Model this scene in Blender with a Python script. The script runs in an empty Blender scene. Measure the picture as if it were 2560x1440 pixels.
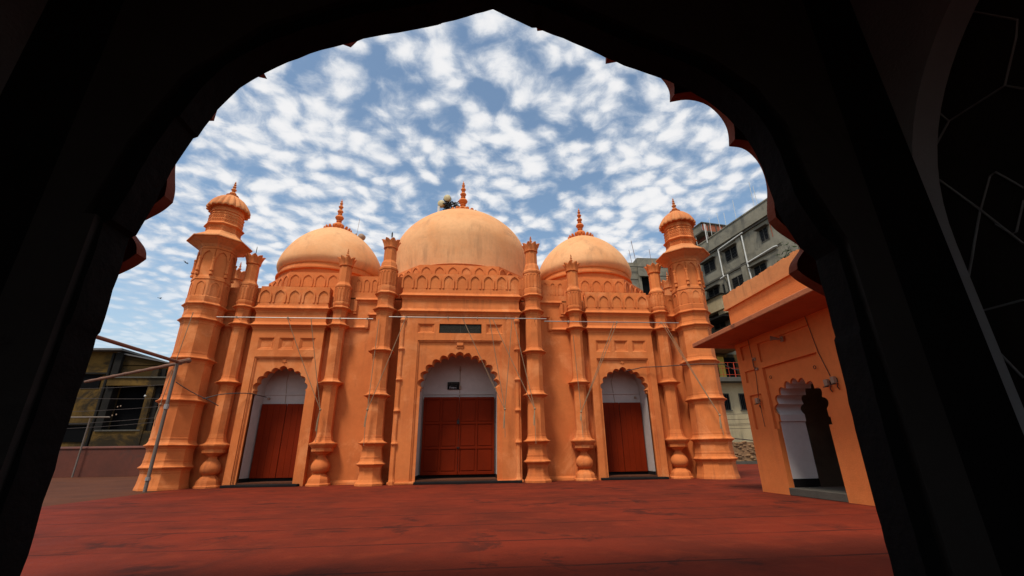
import bpy, bmesh, math, random
from math import pi, sin, cos, radians
from mathutils import Vector, Matrix
random.seed(7)
scene = bpy.context.scene
COL = scene.collection

# ------------------------------------------------------------------ camera
CAM_LOC = Vector((0.409, -13.5, 0.779))
YAW, PITCH, ROLL = radians(5.36), radians(20.57), radians(-0.81)
fw = Vector((sin(YAW) * cos(PITCH), cos(YAW) * cos(PITCH), sin(PITCH)))
r0 = Vector((cos(YAW), -sin(YAW), 0)); u0 = r0.cross(fw)
rt = r0 * cos(ROLL) + u0 * sin(ROLL); up = u0 * cos(ROLL) - r0 * sin(ROLL)
cd = bpy.data.cameras.new("camera"); cam = bpy.data.objects.new("camera", cd); COL.objects.link(cam)
M = Matrix((rt, up, -fw)).transposed().to_4x4(); M.translation = CAM_LOC
cam.matrix_world = M
cd.sensor_width = 36; cd.lens = 36 * 1100 / 2560; cd.clip_start = 0.02; cd.clip_end = 3000
scene.camera = cam

# ------------------------------------------------------------------ light
SUN_EL, SUN_AZ = radians(61), radians(-34)      # azimuth from the facade normal, towards its left
sd = bpy.data.lights.new("sun", 'SUN'); sun = bpy.data.objects.new("sun", sd); COL.objects.link(sun)
sd.energy = 3.5; sd.angle = radians(12); sd.color = (1.0, 0.93, 0.82)
sv = Vector((sin(SUN_AZ) * cos(SUN_EL), -cos(SUN_AZ) * cos(SUN_EL), sin(SUN_EL)))   # towards the sun
sun.rotation_euler = sv.to_track_quat('Z', 'Y').to_euler()
vs = scene.view_settings
scene.display_settings.display_device = 'sRGB'
vs.view_transform = 'Standard'; vs.look = 'None'; vs.exposure = 0.0; vs.gamma = 1.0; vs.use_curve_mapping = False


class NT:
    """small helper for node trees"""
    def __init__(self, tree): self.t = tree; self.n = tree.nodes; self.l = tree.links
    def add(self, typ, **kw):
        nd = self.n.new(typ)
        for k, v in kw.items(): setattr(nd, k, v)
        return nd
    def put(self, nd, key, v):
        s = nd.inputs[key]
        if hasattr(v, 'is_output'): self.l.new(v, s)
        else: s.default_value = v
        return nd
    def math(self, op, a, b=0.0, clamp=False):
        nd = self.add('ShaderNodeMath', operation=op, use_clamp=clamp)
        self.put(nd, 0, a); self.put(nd, 1, b); return nd.outputs[0]
    def mix(self, f, a, b, mode='MIX'):
        nd = self.add('ShaderNodeMix', data_type='RGBA', blend_type=mode)
        self.put(nd, 0, f); self.put(nd, 6, a); self.put(nd, 7, b); return nd.outputs[2]
    def ramp(self, f, lo, hi):
        nd = self.add('ShaderNodeMapRange', interpolation_type='SMOOTHSTEP')
        self.put(nd, 0, f); self.put(nd, 1, lo); self.put(nd, 2, hi); return nd.outputs[0]
    def noise(self, vec, scale, detail=4.0, rough=0.55, dist=0.0):
        nd = self.add('ShaderNodeTexNoise'); self.l.new(vec, nd.inputs['Vector'])
        nd.inputs['Scale'].default_value = scale; nd.inputs['Detail'].default_value = detail
        nd.inputs['Roughness'].default_value = rough; nd.inputs['Distortion'].default_value = dist
        return nd.outputs[0]
    def scale(self, vec, s):
        nd = self.add('ShaderNodeMapping'); self.l.new(vec, nd.inputs[0]); nd.inputs['Scale'].default_value = s
        return nd.outputs[0]


def rgb(r, g, b): return (r, g, b, 1.0)

# ------------------------------------------------------------------ sky (world)
world = bpy.data.worlds.new("World"); scene.world = world; world.use_nodes = True
w = NT(world.node_tree); w.n.clear()
sky = w.add('ShaderNodeTexSky', sky_type='NISHITA'); sky.sun_disc = False
sky.sun_elevation = SUN_EL; sky.sun_rotation = pi - SUN_AZ * -1 if False else math.atan2(sv.x, sv.y)
sky.air_density = 1.0; sky.dust_density = 0.6; sky.ozone_density = 1.6
tc = w.add('ShaderNodeTexCoord'); sp = w.add('ShaderNodeSeparateXYZ'); w.l.new(tc.outputs['Generated'], sp.inputs[0])
zz = w.math('ADD', w.math('MAXIMUM', sp.outputs[2], 0.0), 0.10)
cx_ = w.add('ShaderNodeCombineXYZ')
w.put(cx_, 0, w.math('DIVIDE', sp.outputs[0], zz)); w.put(cx_, 1, w.math('DIVIDE', sp.outputs[1], zz))
P0 = cx_.outputs[0]
warp = w.add('ShaderNodeTexNoise'); w.l.new(P0, warp.inputs['Vector']); warp.inputs['Scale'].default_value = 6.0; warp.inputs['Detail'].default_value = 3
vm = w.add('ShaderNodeVectorMath', operation='MULTIPLY_ADD'); w.l.new(warp.outputs[1], vm.inputs[0]); vm.inputs[1].default_value = (0.10, 0.10, 0.0); w.l.new(P0, vm.inputs[2])
P1 = vm.outputs[0]
vor = w.add('ShaderNodeTexVoronoi', feature='SMOOTH_F1'); w.l.new(P1, vor.inputs['Vector']); vor.inputs['Scale'].default_value = 15.0; vor.inputs['Smoothness'].default_value = 0.5
cell = w.math('SUBTRACT', 1.0, w.math('MULTIPLY', vor.outputs['Distance'], 1.25))
fine = w.noise(P1, 19.0, 7.0, 0.60)
big = w.noise(P0, 2.4, 4.0, 0.6)
vor2 = w.add('ShaderNodeTexVoronoi', feature='SMOOTH_F1'); w.l.new(P1, vor2.inputs['Vector']); vor2.inputs['Scale'].default_value = 7.0; vor2.inputs['Smoothness'].default_value = 0.7
mid = w.math('SUBTRACT', 1.0, w.math('MULTIPLY', vor2.outputs['Distance'], 1.25))
dens = w.math('ADD', w.math('ADD', w.math('MULTIPLY', cell, 0.54), w.math('MULTIPLY', mid, 0.12)), w.math('MULTIPLY', fine, 0.74))
dens = w.math('ADD', dens, w.math('MULTIPLY', w.math('SUBTRACT', big, 0.5), 0.90))
cov = w.ramp(dens, 0.37, 0.80)
core = w.ramp(dens, 0.52, 0.92)
cloudcol = w.mix(core, rgb(6.6, 7.1, 7.8), rgb(9.4, 9.3, 9.3))
skyc = w.mix(1.0, sky.outputs[0], rgb(1.95, 1.92, 1.70), 'MULTIPLY')
low = w.ramp(sp.outputs[2], 0.42, 0.05)                 # far cloud layer thins into pale haze near the horizon
skyc = w.mix(w.math('MULTIPLY', low, 0.55), skyc, rgb(4.6, 5.6, 6.6))
cov = w.math('MULTIPLY', cov, w.math('SUBTRACT', 1.0, w.math('MULTIPLY', low, 0.45)))
clear = w.math('MULTIPLY', w.ramp(sp.outputs[0], -0.42, -0.72), w.ramp(sp.outputs[2], 0.45, 0.15))   # the layer breaks up towards the west
cov = w.math('MULTIPLY', cov, w.math('SUBTRACT', 1.0, w.math('MULTIPLY', clear, 0.85)))
col = w.mix(w.math('MULTIPLY', cov, 0.94), skyc, cloudcol)
bg = w.add('ShaderNodeBackground'); w.l.new(col, bg.inputs[0]); bg.inputs[1].default_value = 0.10
wo = w.add('ShaderNodeOutputWorld'); w.l.new(bg.outputs[0], wo.inputs[0])

# ------------------------------------------------------------------ materials
def material(name, base, vary=None, rough=0.85, scale=0.7, bump=0.25, bscale=40, streak=None, streak_amt=0.0, spot=None, spot_amt=0.0, metal=0.0, streak_scale=(5, 5, 0.5), spec=0.25, spot_scale=1.6, spot_lo=0.56):
    m = bpy.data.materials.new(name); m.use_nodes = True; k = NT(m.node_tree); k.n.clear()
    geo = k.add('ShaderNodeNewGeometry'); pos = geo.outputs['Position']
    c = rgb(*base)
    col = None
    n1 = k.noise(pos, scale, 6, 0.62)
    vary = vary or tuple(x * 0.8 for x in base)
    col = k.mix(k.ramp(n1, 0.32, 0.72), c, rgb(*vary))
    n3 = k.noise(pos, 9.0, 5, 0.6)
    col = k.mix(k.math('MULTIPLY', k.ramp(n3, 0.35, 0.75), 0.32), col, rgb(*[x * 0.72 for x in base]))
    if streak:
        n2 = k.noise(k.scale(pos, streak_scale), 1.0, 6, 0.65)
        n2b = k.noise(pos, 0.45, 3, 0.5)
        f = k.math('MULTIPLY', k.ramp(n2, 0.48, 0.74), k.ramp(n2b, 0.36, 0.60))
        col = k.mix(k.math('MULTIPLY', f, streak_amt), col, rgb(*streak))
    if spot:
        n4 = k.noise(pos, spot_scale, 8, 0.7, 0.6)
        col = k.mix(k.math('MULTIPLY', k.ramp(n4, spot_lo, spot_lo + 0.16), spot_amt), col, rgb(*spot))
    b = k.add('ShaderNodeBsdfPrincipled'); k.l.new(col, b.inputs['Base Color'])
    b.inputs['Roughness'].default_value = rough; b.inputs['Metallic'].default_value = metal
    b.inputs['Specular IOR Level'].default_value = spec
    if bump:
        nb = k.noise(pos, bscale, 4, 0.6); nb2 = k.noise(pos, 5.0, 3, 0.5)
        h = k.math('ADD', nb, k.math('MULTIPLY', nb2, 1.5))
        bp = k.add('ShaderNodeBump'); bp.inputs['Strength'].default_value = bump; bp.inputs['Distance'].default_value = 0.018
        k.l.new(h, bp.inputs['Height']); k.l.new(bp.outputs[0], b.inputs['Normal'])
    o = k.add('ShaderNodeOutputMaterial'); k.l.new(b.outputs[0], o.inputs[0])
    return m

ORANGE = material('orange_limewash', (0.66, 0.190, 0.048), (0.54, 0.138, 0.033), streak=(0.22, 0.060, 0.024), streak_amt=0.50, spot=(0.73, 0.26, 0.088), spot_amt=0.7, spot_lo=0.50, spot_scale=0.9)
DOME = material('faded_orange_limewash', (0.76, 0.39, 0.175), (0.67, 0.29, 0.11), scale=0.6, streak=(0.34, 0.18, 0.09), streak_amt=0.60, spot=(0.30, 0.16, 0.085), spot_amt=0.55, streak_scale=(2.5, 2.5, 0.35), spot_scale=0.8)
CAPM = material('weathered_orange_limewash', (0.68, 0.27, 0.095), (0.54, 0.18, 0.06), streak=(0.22, 0.10, 0.05), streak_amt=0.6, spot=(0.22, 0.10, 0.06), spot_amt=0.35, streak_scale=(9, 9, 1))
SIDEO = material('bright_orange_limewash', (0.74, 0.215, 0.055), (0.64, 0.17, 0.042), streak=(0.32, 0.08, 0.03), streak_amt=0.2)
MOLDY = material('mouldy_orange_limewash', (0.46, 0.15, 0.06), (0.36, 0.11, 0.05), spot=(0.05, 0.03, 0.022), spot_amt=0.8, streak=(0.06, 0.04, 0.03), streak_amt=0.5, streak_scale=(4, 4, 1.5))
WHITE = material('white_limewash', (0.56, 0.48, 0.43), (0.46, 0.385, 0.34), bump=0.12, streak=(0.42, 0.36, 0.32), streak_amt=0.25)
LINING = material('clean_white_limewash', (0.70, 0.67, 0.64), (0.62, 0.59, 0.56), bump=0.12)
DOORRED = material('red_painted_wood', (0.200, 0.018, 0.003), (0.140, 0.013, 0.0025), spec=0.05, rough=0.6, bump=0.15, streak=(0.12, 0.014, 0.008), streak_amt=0.5, streak_scale=(25, 25, 0.6))
BLACK = material('black_painted_cement', (0.012, 0.011, 0.011), (0.02, 0.018, 0.017), spec=0.04, rough=0.8)
STONEBLACK = material('black_basalt', (0.018, 0.017, 0.014), (0.03, 0.028, 0.02), rough=0.7, spec=0.08)
PALEMARK = material('pale_relief_lettering', (0.09, 0.08, 0.06), rough=0.7)
SIGNWHITE = material('white_sign_paint', (0.55, 0.55, 0.55), rough=0.7)
GREY = material('grey_cement_render', (0.235, 0.212, 0.158), (0.150, 0.134, 0.098), streak=(0.08, 0.075, 0.065), streak_amt=0.8, spot=(0.09, 0.085, 0.07), spot_amt=0.65, spot_lo=0.47, streak_scale=(1.2, 1.2, 0.18), spot_scale=0.6)
GREYDARK = material('dark_wet_concrete', (0.095, 0.086, 0.068), (0.058, 0.051, 0.041), streak=(0.03, 0.03, 0.025), streak_amt=0.6)
CREAM = material('dirty_cream_render', (0.46, 0.37, 0.22), (0.36, 0.28, 0.16), streak=(0.12, 0.10, 0.07), streak_amt=0.7, spot=(0.42, 0.22, 0.10), spot_amt=0.4, streak_scale=(1.5, 1.5, 0.25))
OCHRE = material('stained_ochre_render', (0.15, 0.085, 0.022), (0.06, 0.036, 0.012), streak=(0.02, 0.018, 0.014), streak_amt=0.95, spec=0.05, spot_lo=0.43, spot=(0.02, 0.017, 0.013), spot_amt=0.9, streak_scale=(0.9, 0.9, 0.25), spot_scale=0.55)
OLIVE = material('dark_ochre_render', (0.050, 0.030, 0.009), (0.030, 0.018, 0.007), spec=0.05, spot=(0.012, 0.010, 0.008), spot_amt=0.8, spot_lo=0.5, spot_scale=0.7, streak=(0.02, 0.018, 0.014), streak_amt=0.7, streak_scale=(0.9, 0.9, 0.2))
SOOT = material('black_mould', (0.014, 0.013, 0.012), (0.022, 0.02, 0.017), spec=0.05)
VOID = material('unlit_room_darkness', (0.005, 0.005, 0.0055), (0.006, 0.006, 0.006), spec=0.02, bump=0)  # darkness of unlit interiors put into a near-black colour
BRICKRED = material('red_painted_render', (0.125, 0.036, 0.022), (0.080, 0.027, 0.018), spot=(0.04, 0.03, 0.025), spot_amt=0.7, streak=(0.05, 0.03, 0.025), streak_amt=0.6, streak_scale=(1, 1, 0.6))
RUBBLE = material('rubble_masonry', (0.27, 0.15, 0.07), (0.15, 0.09, 0.05), scale=2.2, spot=(0.05, 0.045, 0.025), spot_amt=0.8, bump=1.0, bscale=6)
STEEL = material('galvanised_steel', (0.38, 0.35, 0.32), (0.28, 0.25, 0.22), rough=0.5, metal=0.6, bump=0)
RUST = material('rusty_steel', (0.20, 0.085, 0.05), (0.13, 0.07, 0.045), rough=0.75, bump=0.2)
GREYPIPE = material('grey_painted_pipe', (0.16, 0.13, 0.11), (0.12, 0.085, 0.06), rough=0.6, bump=0.1)
DARKMET = material('dark_iron', (0.02, 0.02, 0.02), rough=0.6, bump=0)
ROPE = material('jute_rope', (0.33, 0.22, 0.12), (0.22, 0.14, 0.08), bump=0.3, bscale=120)
CABLE = material('dark_cable', (0.045, 0.03, 0.025), rough=0.6, bump=0)
PVC = material('white_plastic_pipe', (0.62, 0.61, 0.57), (0.5, 0.49, 0.45), rough=0.45, bump=0)
DISH = material('cream_radome_plastic', (0.60, 0.50, 0.27), rough=0.5, bump=0)
LAMPGREY = material('aged_lamp_housing', (0.40, 0.27, 0.18), (0.24, 0.16, 0.11), rough=0.6, bump=0.1)
TIN = material('grey_corrugated_tin', (0.13, 0.125, 0.12), (0.09, 0.08, 0.075), rough=0.6)
REDRAIL = material('red_painted_iron', (0.42, 0.05, 0.02), rough=0.5, bump=0)
YELLOW = material('yellow_wall_paint', (0.55, 0.38, 0.07), rough=0.8)
BRICKWALL = material('bare_red_brick', (0.33, 0.095, 0.045), (0.24, 0.07, 0.04), bump=0.4, bscale=15)
PLASTERDK = material('shade_darkened_plaster', (0.060, 0.050, 0.045), (0.042, 0.034, 0.030), spec=0.05, spot=(0.012, 0.010, 0.010), spot_amt=0.6)  # shade inside the gateway is put into this plaster colour
STONEDK = material('shade_darkened_stone', (0.010, 0.009, 0.009), (0.015, 0.013, 0.012), spec=0.05, bump=0.5, bscale=18)  # near-black because the gateway's shade is in the colour
RIBM = material('greyish_rib_plaster', (0.50, 0.485, 0.49), (0.40, 0.385, 0.39), spec=0.1, bump=0.3, bscale=60)
NETM = material('grey_ridge_plaster', (0.36, 0.35, 0.35), rough=0.9)
CUSPM = material('shade_darkened_limewash', (0.28, 0.060, 0.024), (0.21, 0.046, 0.019))  # orange limewash darkened so its colour carries the arch's shade
BIRDM = material('dark_feather', (0.03, 0.028, 0.026), rough=0.8, bump=0)
LEAFM = material('dark_green_leaf', (0.028, 0.042, 0.014), (0.018, 0.028, 0.010), spec=0.05, rough=0.8, bump=0)
BARKM = material('brown_bark', (0.10, 0.07, 0.045), rough=0.9)


def floor_material():
    m = bpy.data.materials.new('worn_red_floor_paint'); m.use_nodes = True; k = NT(m.node_tree); k.n.clear()
    geo = k.add('ShaderNodeNewGeometry'); pos = geo.outputs['Position']
    s = k.add('ShaderNodeSeparateXYZ'); k.l.new(pos, s.inputs[0])
    base = rgb(0.172, 0.0240, 0.0110)
    n1 = k.noise(pos, 0.55, 5, 0.6)
    col = k.mix(k.ramp(n1, 0.35, 0.68), base, rgb(0.112, 0.019, 0.010))
    n2 = k.noise(pos, 1.7, 5, 0.6)
    col = k.mix(k.math('MULTIPLY', k.ramp(n2, 0.46, 0.70), 0.45), col, rgb(0.080, 0.018, 0.011))
    n2b = k.noise(k.scale(pos, (1, 1, 1)), 3.1, 4, 0.55)
    col = k.mix(k.math('MULTIPLY', k.ramp(n2b, 0.50, 0.72), 0.30), col, rgb(0.24, 0.040, 0.016))
    n2c = k.noise(pos, 45.0, 4, 0.7)
    col = k.mix(k.math('MULTIPLY', k.ramp(n2c, 0.48, 0.70), 0.22), col, rgb(0.060, 0.015, 0.010))
    # worn dark blotches
    n3 = k.noise(pos, 1.5, 7, 0.72, 0.4)
    n3b = k.noise(pos, 0.42, 2, 0.5)
    blot = k.math('MULTIPLY', k.ramp(n3, 0.53, 0.62), k.ramp(n3b, 0.47, 0.57))
    col = k.mix(k.math('MULTIPLY', blot, 0.62), col, rgb(0.026, 0.012, 0.010))
    # joints parallel to the facade, 1.05 m apart
    wob = k.math('MULTIPLY', k.math('SUBTRACT', k.noise(pos, 1.2, 3, 0.5), 0.5), 0.05)
    yy = k.math('ADD', k.math('ADD', s.outputs[1], wob), 7.70 + 1.05 * 40)
    fr = k.math('MODULO', yy, 1.05)
    d = k.math('MINIMUM', fr, k.math('SUBTRACT', 1.05, fr))
    brk = k.ramp(k.noise(pos, 0.9, 4, 0.6), 0.34, 0.55)
    ln = k.math('MULTIPLY', k.ramp(d, 0.030, 0.010), k.math('ADD', k.math('MULTIPLY', brk, 0.65), 0.12))
    col = k.mix(ln, col, rgb(0.028, 0.011, 0.009))
    xx = k.math('MODULO', k.math('ADD', s.outputs[0], 100.3), 2.1)
    d2 = k.math('MINIMUM', xx, k.math('SUBTRACT', 2.1, xx))
    ln2 = k.math('MULTIPLY', k.ramp(d2, 0.012, 0.004), k.math('MULTIPLY', brk, 0.22))
    col = k.mix(ln2, col, rgb(0.06, 0.02, 0.016))
    b = k.add('ShaderNodeBsdfPrincipled'); k.l.new(col, b.inputs['Base Color'])
    k.put(b, 'Roughness', k.math('ADD', k.math('MULTIPLY', n2, 0.35), 0.55)); b.inputs['Specular IOR Level'].default_value = 0.05
    bp = k.add('ShaderNodeBump'); bp.inputs['Strength'].default_value = 0.35; bp.inputs['Distance'].default_value = 0.01
    h = k.math('SUBTRACT', k.noise(pos, 25, 5, 0.6), k.math('MULTIPLY', ln, 0.8)); k.l.new(h, bp.inputs['Height']); k.l.new(bp.outputs[0], b.inputs['Normal'])
    o = k.add('ShaderNodeOutputMaterial'); k.l.new(b.outputs[0], o.inputs[0])
    return m
FLOOR = floor_material()
PATHM = material('faded_brown_cement', (0.105, 0.038, 0.020), (0.070, 0.027, 0.016), spec=0.05, rough=0.85, spot=(0.09, 0.05, 0.04), spot_amt=0.5, streak=(0.12, 0.06, 0.04), streak_amt=0.4)
GROUNDM = material('bare_grey_earth', (0.16, 0.14, 0.11), (0.11, 0.095, 0.075), scale=0.3)


# ------------------------------------------------------------------ mesh helpers
class MB:
    def __init__(s): s.v = []; s.f = []
    def add(s, vs, fs):
        o = len(s.v); s.v += [tuple(p) for p in vs]; s.f += [tuple(i + o for i in f) for f in fs]; return s
    def box(s, x0, x1, y0, y1, z0, z1):
        vs = [(x, y, z) for z in (z0, z1) for y in (y0, y1) for x in (x0, x1)]
        return s.add(vs, [(0, 2, 3, 1), (4, 5, 7, 6), (0, 1, 5, 4), (2, 6, 7, 3), (0, 4, 6, 2), (1, 3, 7, 5)])
    def rev(s, prof, n=8, c=(0, 0), ph=None, a0=None, a1=None, fl=None):
        ph = pi / n if ph is None else ph
        vs = []; fs = []
        for (r, z) in prof:
            for i in range(n):
                a = ph + 2 * pi * i / n
                rr = r * (fl(a, z) if fl else 1)
                vs.append((c[0] + rr * cos(a), c[1] + rr * sin(a), z))
        for j in range(len(prof) - 1):
            for i in range(n):
                k = (i + 1) % n
                fs.append((j * n + i, j * n + k, (j + 1) * n + k, (j + 1) * n + i))
        fs.append(tuple(range(n - 1, -1, -1))); fs.append(tuple((len(prof) - 1) * n + i for i in range(n)))
        return s.add(vs, fs)
    def tube(s, pts, r, n=6, closed=False):
        pts = [Vector(p) for p in pts]; N = len(pts); vs = []; fs = []
        prev = None
        for i, p in enumerate(pts):
            a = pts[(i - 1) % N] if (i > 0 or closed) else p; b = pts[(i + 1) % N] if (i < N - 1 or closed) else p
            t = (b - a).normalized()
            if prev is None:
                ref = Vector((0, 0, 1)) if abs(t.z) < 0.9 else Vector((1, 0, 0)); e1 = t.cross(ref).normalized()
            else:
                e1 = (prev - t * prev.dot(t)); e1 = e1.normalized() if e1.length > 1e-6 else t.orthogonal().normalized()
            prev = e1; e2 = t.cross(e1)
            rr = r[i] if isinstance(r, (list, tuple)) else r
            for k in range(n):
                q = 2 * pi * k / n; vs.append(p + e1 * (rr * cos(q)) + e2 * (rr * sin(q)))
        for i in range(N if closed else N - 1):
            j = (i + 1) % N
            for k in range(n):
                m = (k + 1) % n; fs.append((i * n + k, i * n + m, j * n + m, j * n + k))
        if not closed:
            fs.append(tuple(range(n - 1, -1, -1))); fs.append(tuple((N - 1) * n + k for k in range(n)))
        return s.add(vs, fs)
    def prism(s, poly, fr, y0, y1, fr2=None):
        """poly: 2-D outline; fr maps (u, v, depth) to 3-D"""
        n = len(poly); vs = [fr(u, v, y0) for u, v in poly] + [fr(u, v, y1) for u, v in poly]
        fs = [tuple(range(n)), tuple(range(2 * n - 1, n - 1, -1))] + [(i, (i + 1) % n, n + (i + 1) % n, n + i) for i in range(n)]
        return s.add(vs, fs)
    def strip(s, A, B, close=False):
        n = len(A); m = n if close else n - 1
        return s.add(list(A) + list(B), [(i, (i + 1) % n, n + (i + 1) % n, n + i) for i in range(m)])
    def ball(s, c, r, n=10, m=6, sz=1.0):
        prof = [(max(r * sin(pi * j / m), 0.001), c[2] - r * sz * cos(pi * j / m)) for j in range(m + 1)]
        return s.rev(prof, n, (c[0], c[1]), 0)
    def split(s, name, mat, parent=None, **kw):
        """every separate piece becomes an object of its own"""
        par = list(range(len(s.v)))
        def find(i):
            while par[i] != i: par[i] = par[par[i]]; i = par[i]
            return i
        for f in s.f:
            for i in f[1:]: par[find(i)] = find(f[0])
        groups = {}
        for f in s.f: groups.setdefault(find(f[0]), []).append(f)
        out = []
        for fs in groups.values():
            ids = sorted({i for f in fs for i in f}); mp = {i: k for k, i in enumerate(ids)}
            q = MB(); q.v = [s.v[i] for i in ids]; q.f = [tuple(mp[i] for i in f) for f in fs]; out.append(q.build(name, mat, parent, **kw))
        return out
    def build(s, name, mat, parent=None, smooth=None, bevel=0.0, loc=None):
        me = bpy.data.meshes.new(name)
        me.from_pydata([tuple(p) for p in s.v], [], s.f); me.validate(); me.update()
        bm = bmesh.new(); bm.from_mesh(me); bmesh.ops.remove_doubles(bm, verts=bm.verts, dist=1e-5)
        bmesh.ops.recalc_face_normals(bm, faces=bm.faces); bm.to_mesh(me); bm.free()
        if smooth:
            me.polygons.foreach_set('use_smooth', [True] * len(me.polygons)); me.set_sharp_from_angle(angle=radians(smooth))
        me.materials.append(mat)
        o = bpy.data.objects.new(name, me); COL.objects.link(o)
        if parent: o.parent = parent
        if loc: o.location = loc
        if bevel:
            b = o.modifiers.new('bevel', 'BEVEL'); b.width = bevel; b.segments = 2; b.limit_method = 'ANGLE'; b.angle_limit = radians(50)
        return o


def tag(o, label=None, cat=None, group=None, kind=None):
    for k, v in (('label', label), ('category', cat), ('group', group), ('kind', kind)):
        if v: o[k] = v
    return o

def empty(name, loc=(0, 0, 0)):
    o = bpy.data.objects.new(name, None); COL.objects.link(o); o.location = loc; o.empty_display_size = 0.2; return o

def copy_tree(o, parent=None, dx=None, mirror=False):
    c = o.copy(); COL.objects.link(c)
    if parent is not None: c.parent = parent
    for ch in [x for x in bpy.data.objects if x.parent == o]: copy_tree(ch, c)
    return c

FX = lambda u, v, d: (u, d, v)          # facade frame: u = x, v = z, depth = y

def moulding(mb, path, prof, out=None):
    """sweep profile [(out, z)] along a level open path of (x, y), mitred; out side = right of the walking direction"""
    n = len(path); P = [Vector((a, b)) for a, b in path]; offs = []
    for i in range(n):
        d1 = (P[i] - P[i - 1]).normalized() if i else None
        d2 = (P[i + 1] - P[i]).normalized() if i < n - 1 else None
        n1 = Vector((d1.y, -d1.x)) if d1 else None; n2 = Vector((d2.y, -d2.x)) if d2 else None
        if n1 is None: m = n2
        elif n2 is None: m = n1
        else:
            m = (n1 + n2); m = m / (m.length_squared / 2) if m.length > 1e-6 else n1
        offs.append(m)
    k = len(prof); vs = []
    for i in range(n):
        for (o, z) in prof:
            q = P[i] + offs[i] * o; vs.append((q.x, q.y, z))
    fs = []
    for i in range(n - 1):
        for j in range(k - 1):
            fs.append((i * k + j, i * k + j + 1, (i + 1) * k + j + 1, (i + 1) * k + j))
        fs.append((i * k + k - 1, i * k, (i + 1) * k, (i + 1) * k + k - 1))
    fs.append(tuple(range(k))); fs.append(tuple((n - 1) * k + j for j in range(k - 1, -1, -1)))
    mb.add(vs, fs)

def crown_prof(z, s=1.0, inn=-0.02):
    """cornice: undercut below, sharp lip, cavetto above"""
    return [(inn, z - .125 * s), (.012, z - .12 * s), (.016, z - .085 * s), (.030 * s, z - .07 * s), (.052 * s, z - .035 * s), (.10 * s, z - .008 * s), (.105 * s, z + .012 * s),
            (.060 * s, z + .035 * s), (.030 * s, z + .07 * s), (.014, z + .115 * s), (inn, z + .13 * s)]

def ring(r, z, R):
    d = R - r
    return [(r, z - .145), (r + .008, z - .14), (r + .008, z - .115), (r + .10 * d, z - .09), (r + .38 * d, z - .045), (R - .004, z - .012), (R, z + .010),
            (r + .50 * d, z + .035), (r + .22 * d, z + .075), (r + .07 * d, z + .13), (r + .01, z + .15), (r + .01, z + .19), (r, z + .195)]

def arch_path(hw, h, n=6, tip=0.30):
    """pointed leaf outline from (-hw,0) over (0,h) to (hw,0)"""
    s = h - hw * 1.25
    L = [(-hw, 0), (-hw, s)]
    for i in range(1, n + 1):
        t = i / n; a = t * pi / 2
        x = -hw * cos(a); z = s + (h - s) * (0.86 * sin(a) + 0.14 * t ** 4)
        L.append((x, z))
    return L + [(-x, z) for x, z in L[-2::-1]]

def leaf(mb, fr, u0, v0, w, h, t=0.022, rim=0.03, d0=0.0):
    """raised arched rim (and a slightly raised panel) on a wall; fr(u, v, depth); depth grows into the wall"""
    A = arch_path(w / 2, h); B = arch_path(w / 2 - rim, h - rim * 1.3)
    a = [fr(u0 + x, v0 + z, d0 + 0.004) for x, z in A]; a2 = [fr(u0 + x * .985, v0 + z * .995, d0 - t) for x, z in A]
    b2 = [fr(u0 + x, v0 + z, d0 - t) for x, z in B]; b = [fr(u0 + x, v0 + z, d0 - 0.004) for x, z in B]
    mb.strip(a, a2); mb.strip(a2, b2); mb.strip(b2, b)
    mb.add(b, [tuple(range(len(b)))])
    for q in ((a, a2, b2, b),):
        for i in (0, -1): mb.add([q[0][i], q[1][i], q[2][i], q[3][i]], [(0, 1, 2, 3)])

def envelope(hw, zs, za, n=60, shape=1.0):
    """pointed-arch curve (left spring to apex)"""
    P = [Vector((-hw, zs)), Vector((-hw * 1.0, zs + (za - zs) * .64 * shape)), Vector((-hw * .50, za - (za - zs) * .10)), Vector((0, za))]
    L = []
    for i in range(n + 1):
        t = i / n; L.append(P[0] * (1 - t) ** 3 + P[1] * 3 * t * (1 - t) ** 2 + P[2] * 3 * t * t * (1 - t) + P[3] * t ** 3)
    return L

def cusped(hw, zs, za, lobes, sag=0.42, seg=7, inset=0.0):
    """scalloped arch outline from left spring to right spring, lobes bulging outward between cusps; odd count"""
    L = envelope(hw, zs, za); acc = [0]
    for a, b in zip(L, L[1:]): acc.append(acc[-1] + (b - a).length)
    tot = acc[-1]; half = lobes / 2.0
    def at(s):
        s = min(max(s, 0), tot)
        for i in range(len(acc) - 1):
            if acc[i + 1] >= s - 1e-9:
                f = (s - acc[i]) / max(acc[i + 1] - acc[i], 1e-9); return L[i].lerp(L[i + 1], f)
        return L[-1]
    step = tot / half; cus = [at(step * k) for k in range(int(half) + 1)]
    out = [cus[0]]
    for a, b in zip(cus, cus[1:]):
        d = b - a; nrm = Vector((-d.y, d.x)).normalized()
        for i in range(1, seg + 1):
            t = i / seg; out.append(a + d * t + nrm * (sin(pi * t) ** 0.75 * sag * d.length))
    a = cus[-1]; top = Vector((0, za + step * .34))       # pointed crowning lobe
    for i in range(1, seg + 1):
        t = i / seg; x = a.x * (1 - t) - sin(pi * t) * step * .13; z = a.y + (top.y - a.y) * (sin(t * pi / 2) * .8 + t ** 3 * .2); out.append(Vector((min(x, 0), z)))
    res = [(p.x, p.y) for p in out]
    return res + [(-x, z) for x, z in res[-2::-1]]


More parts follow.
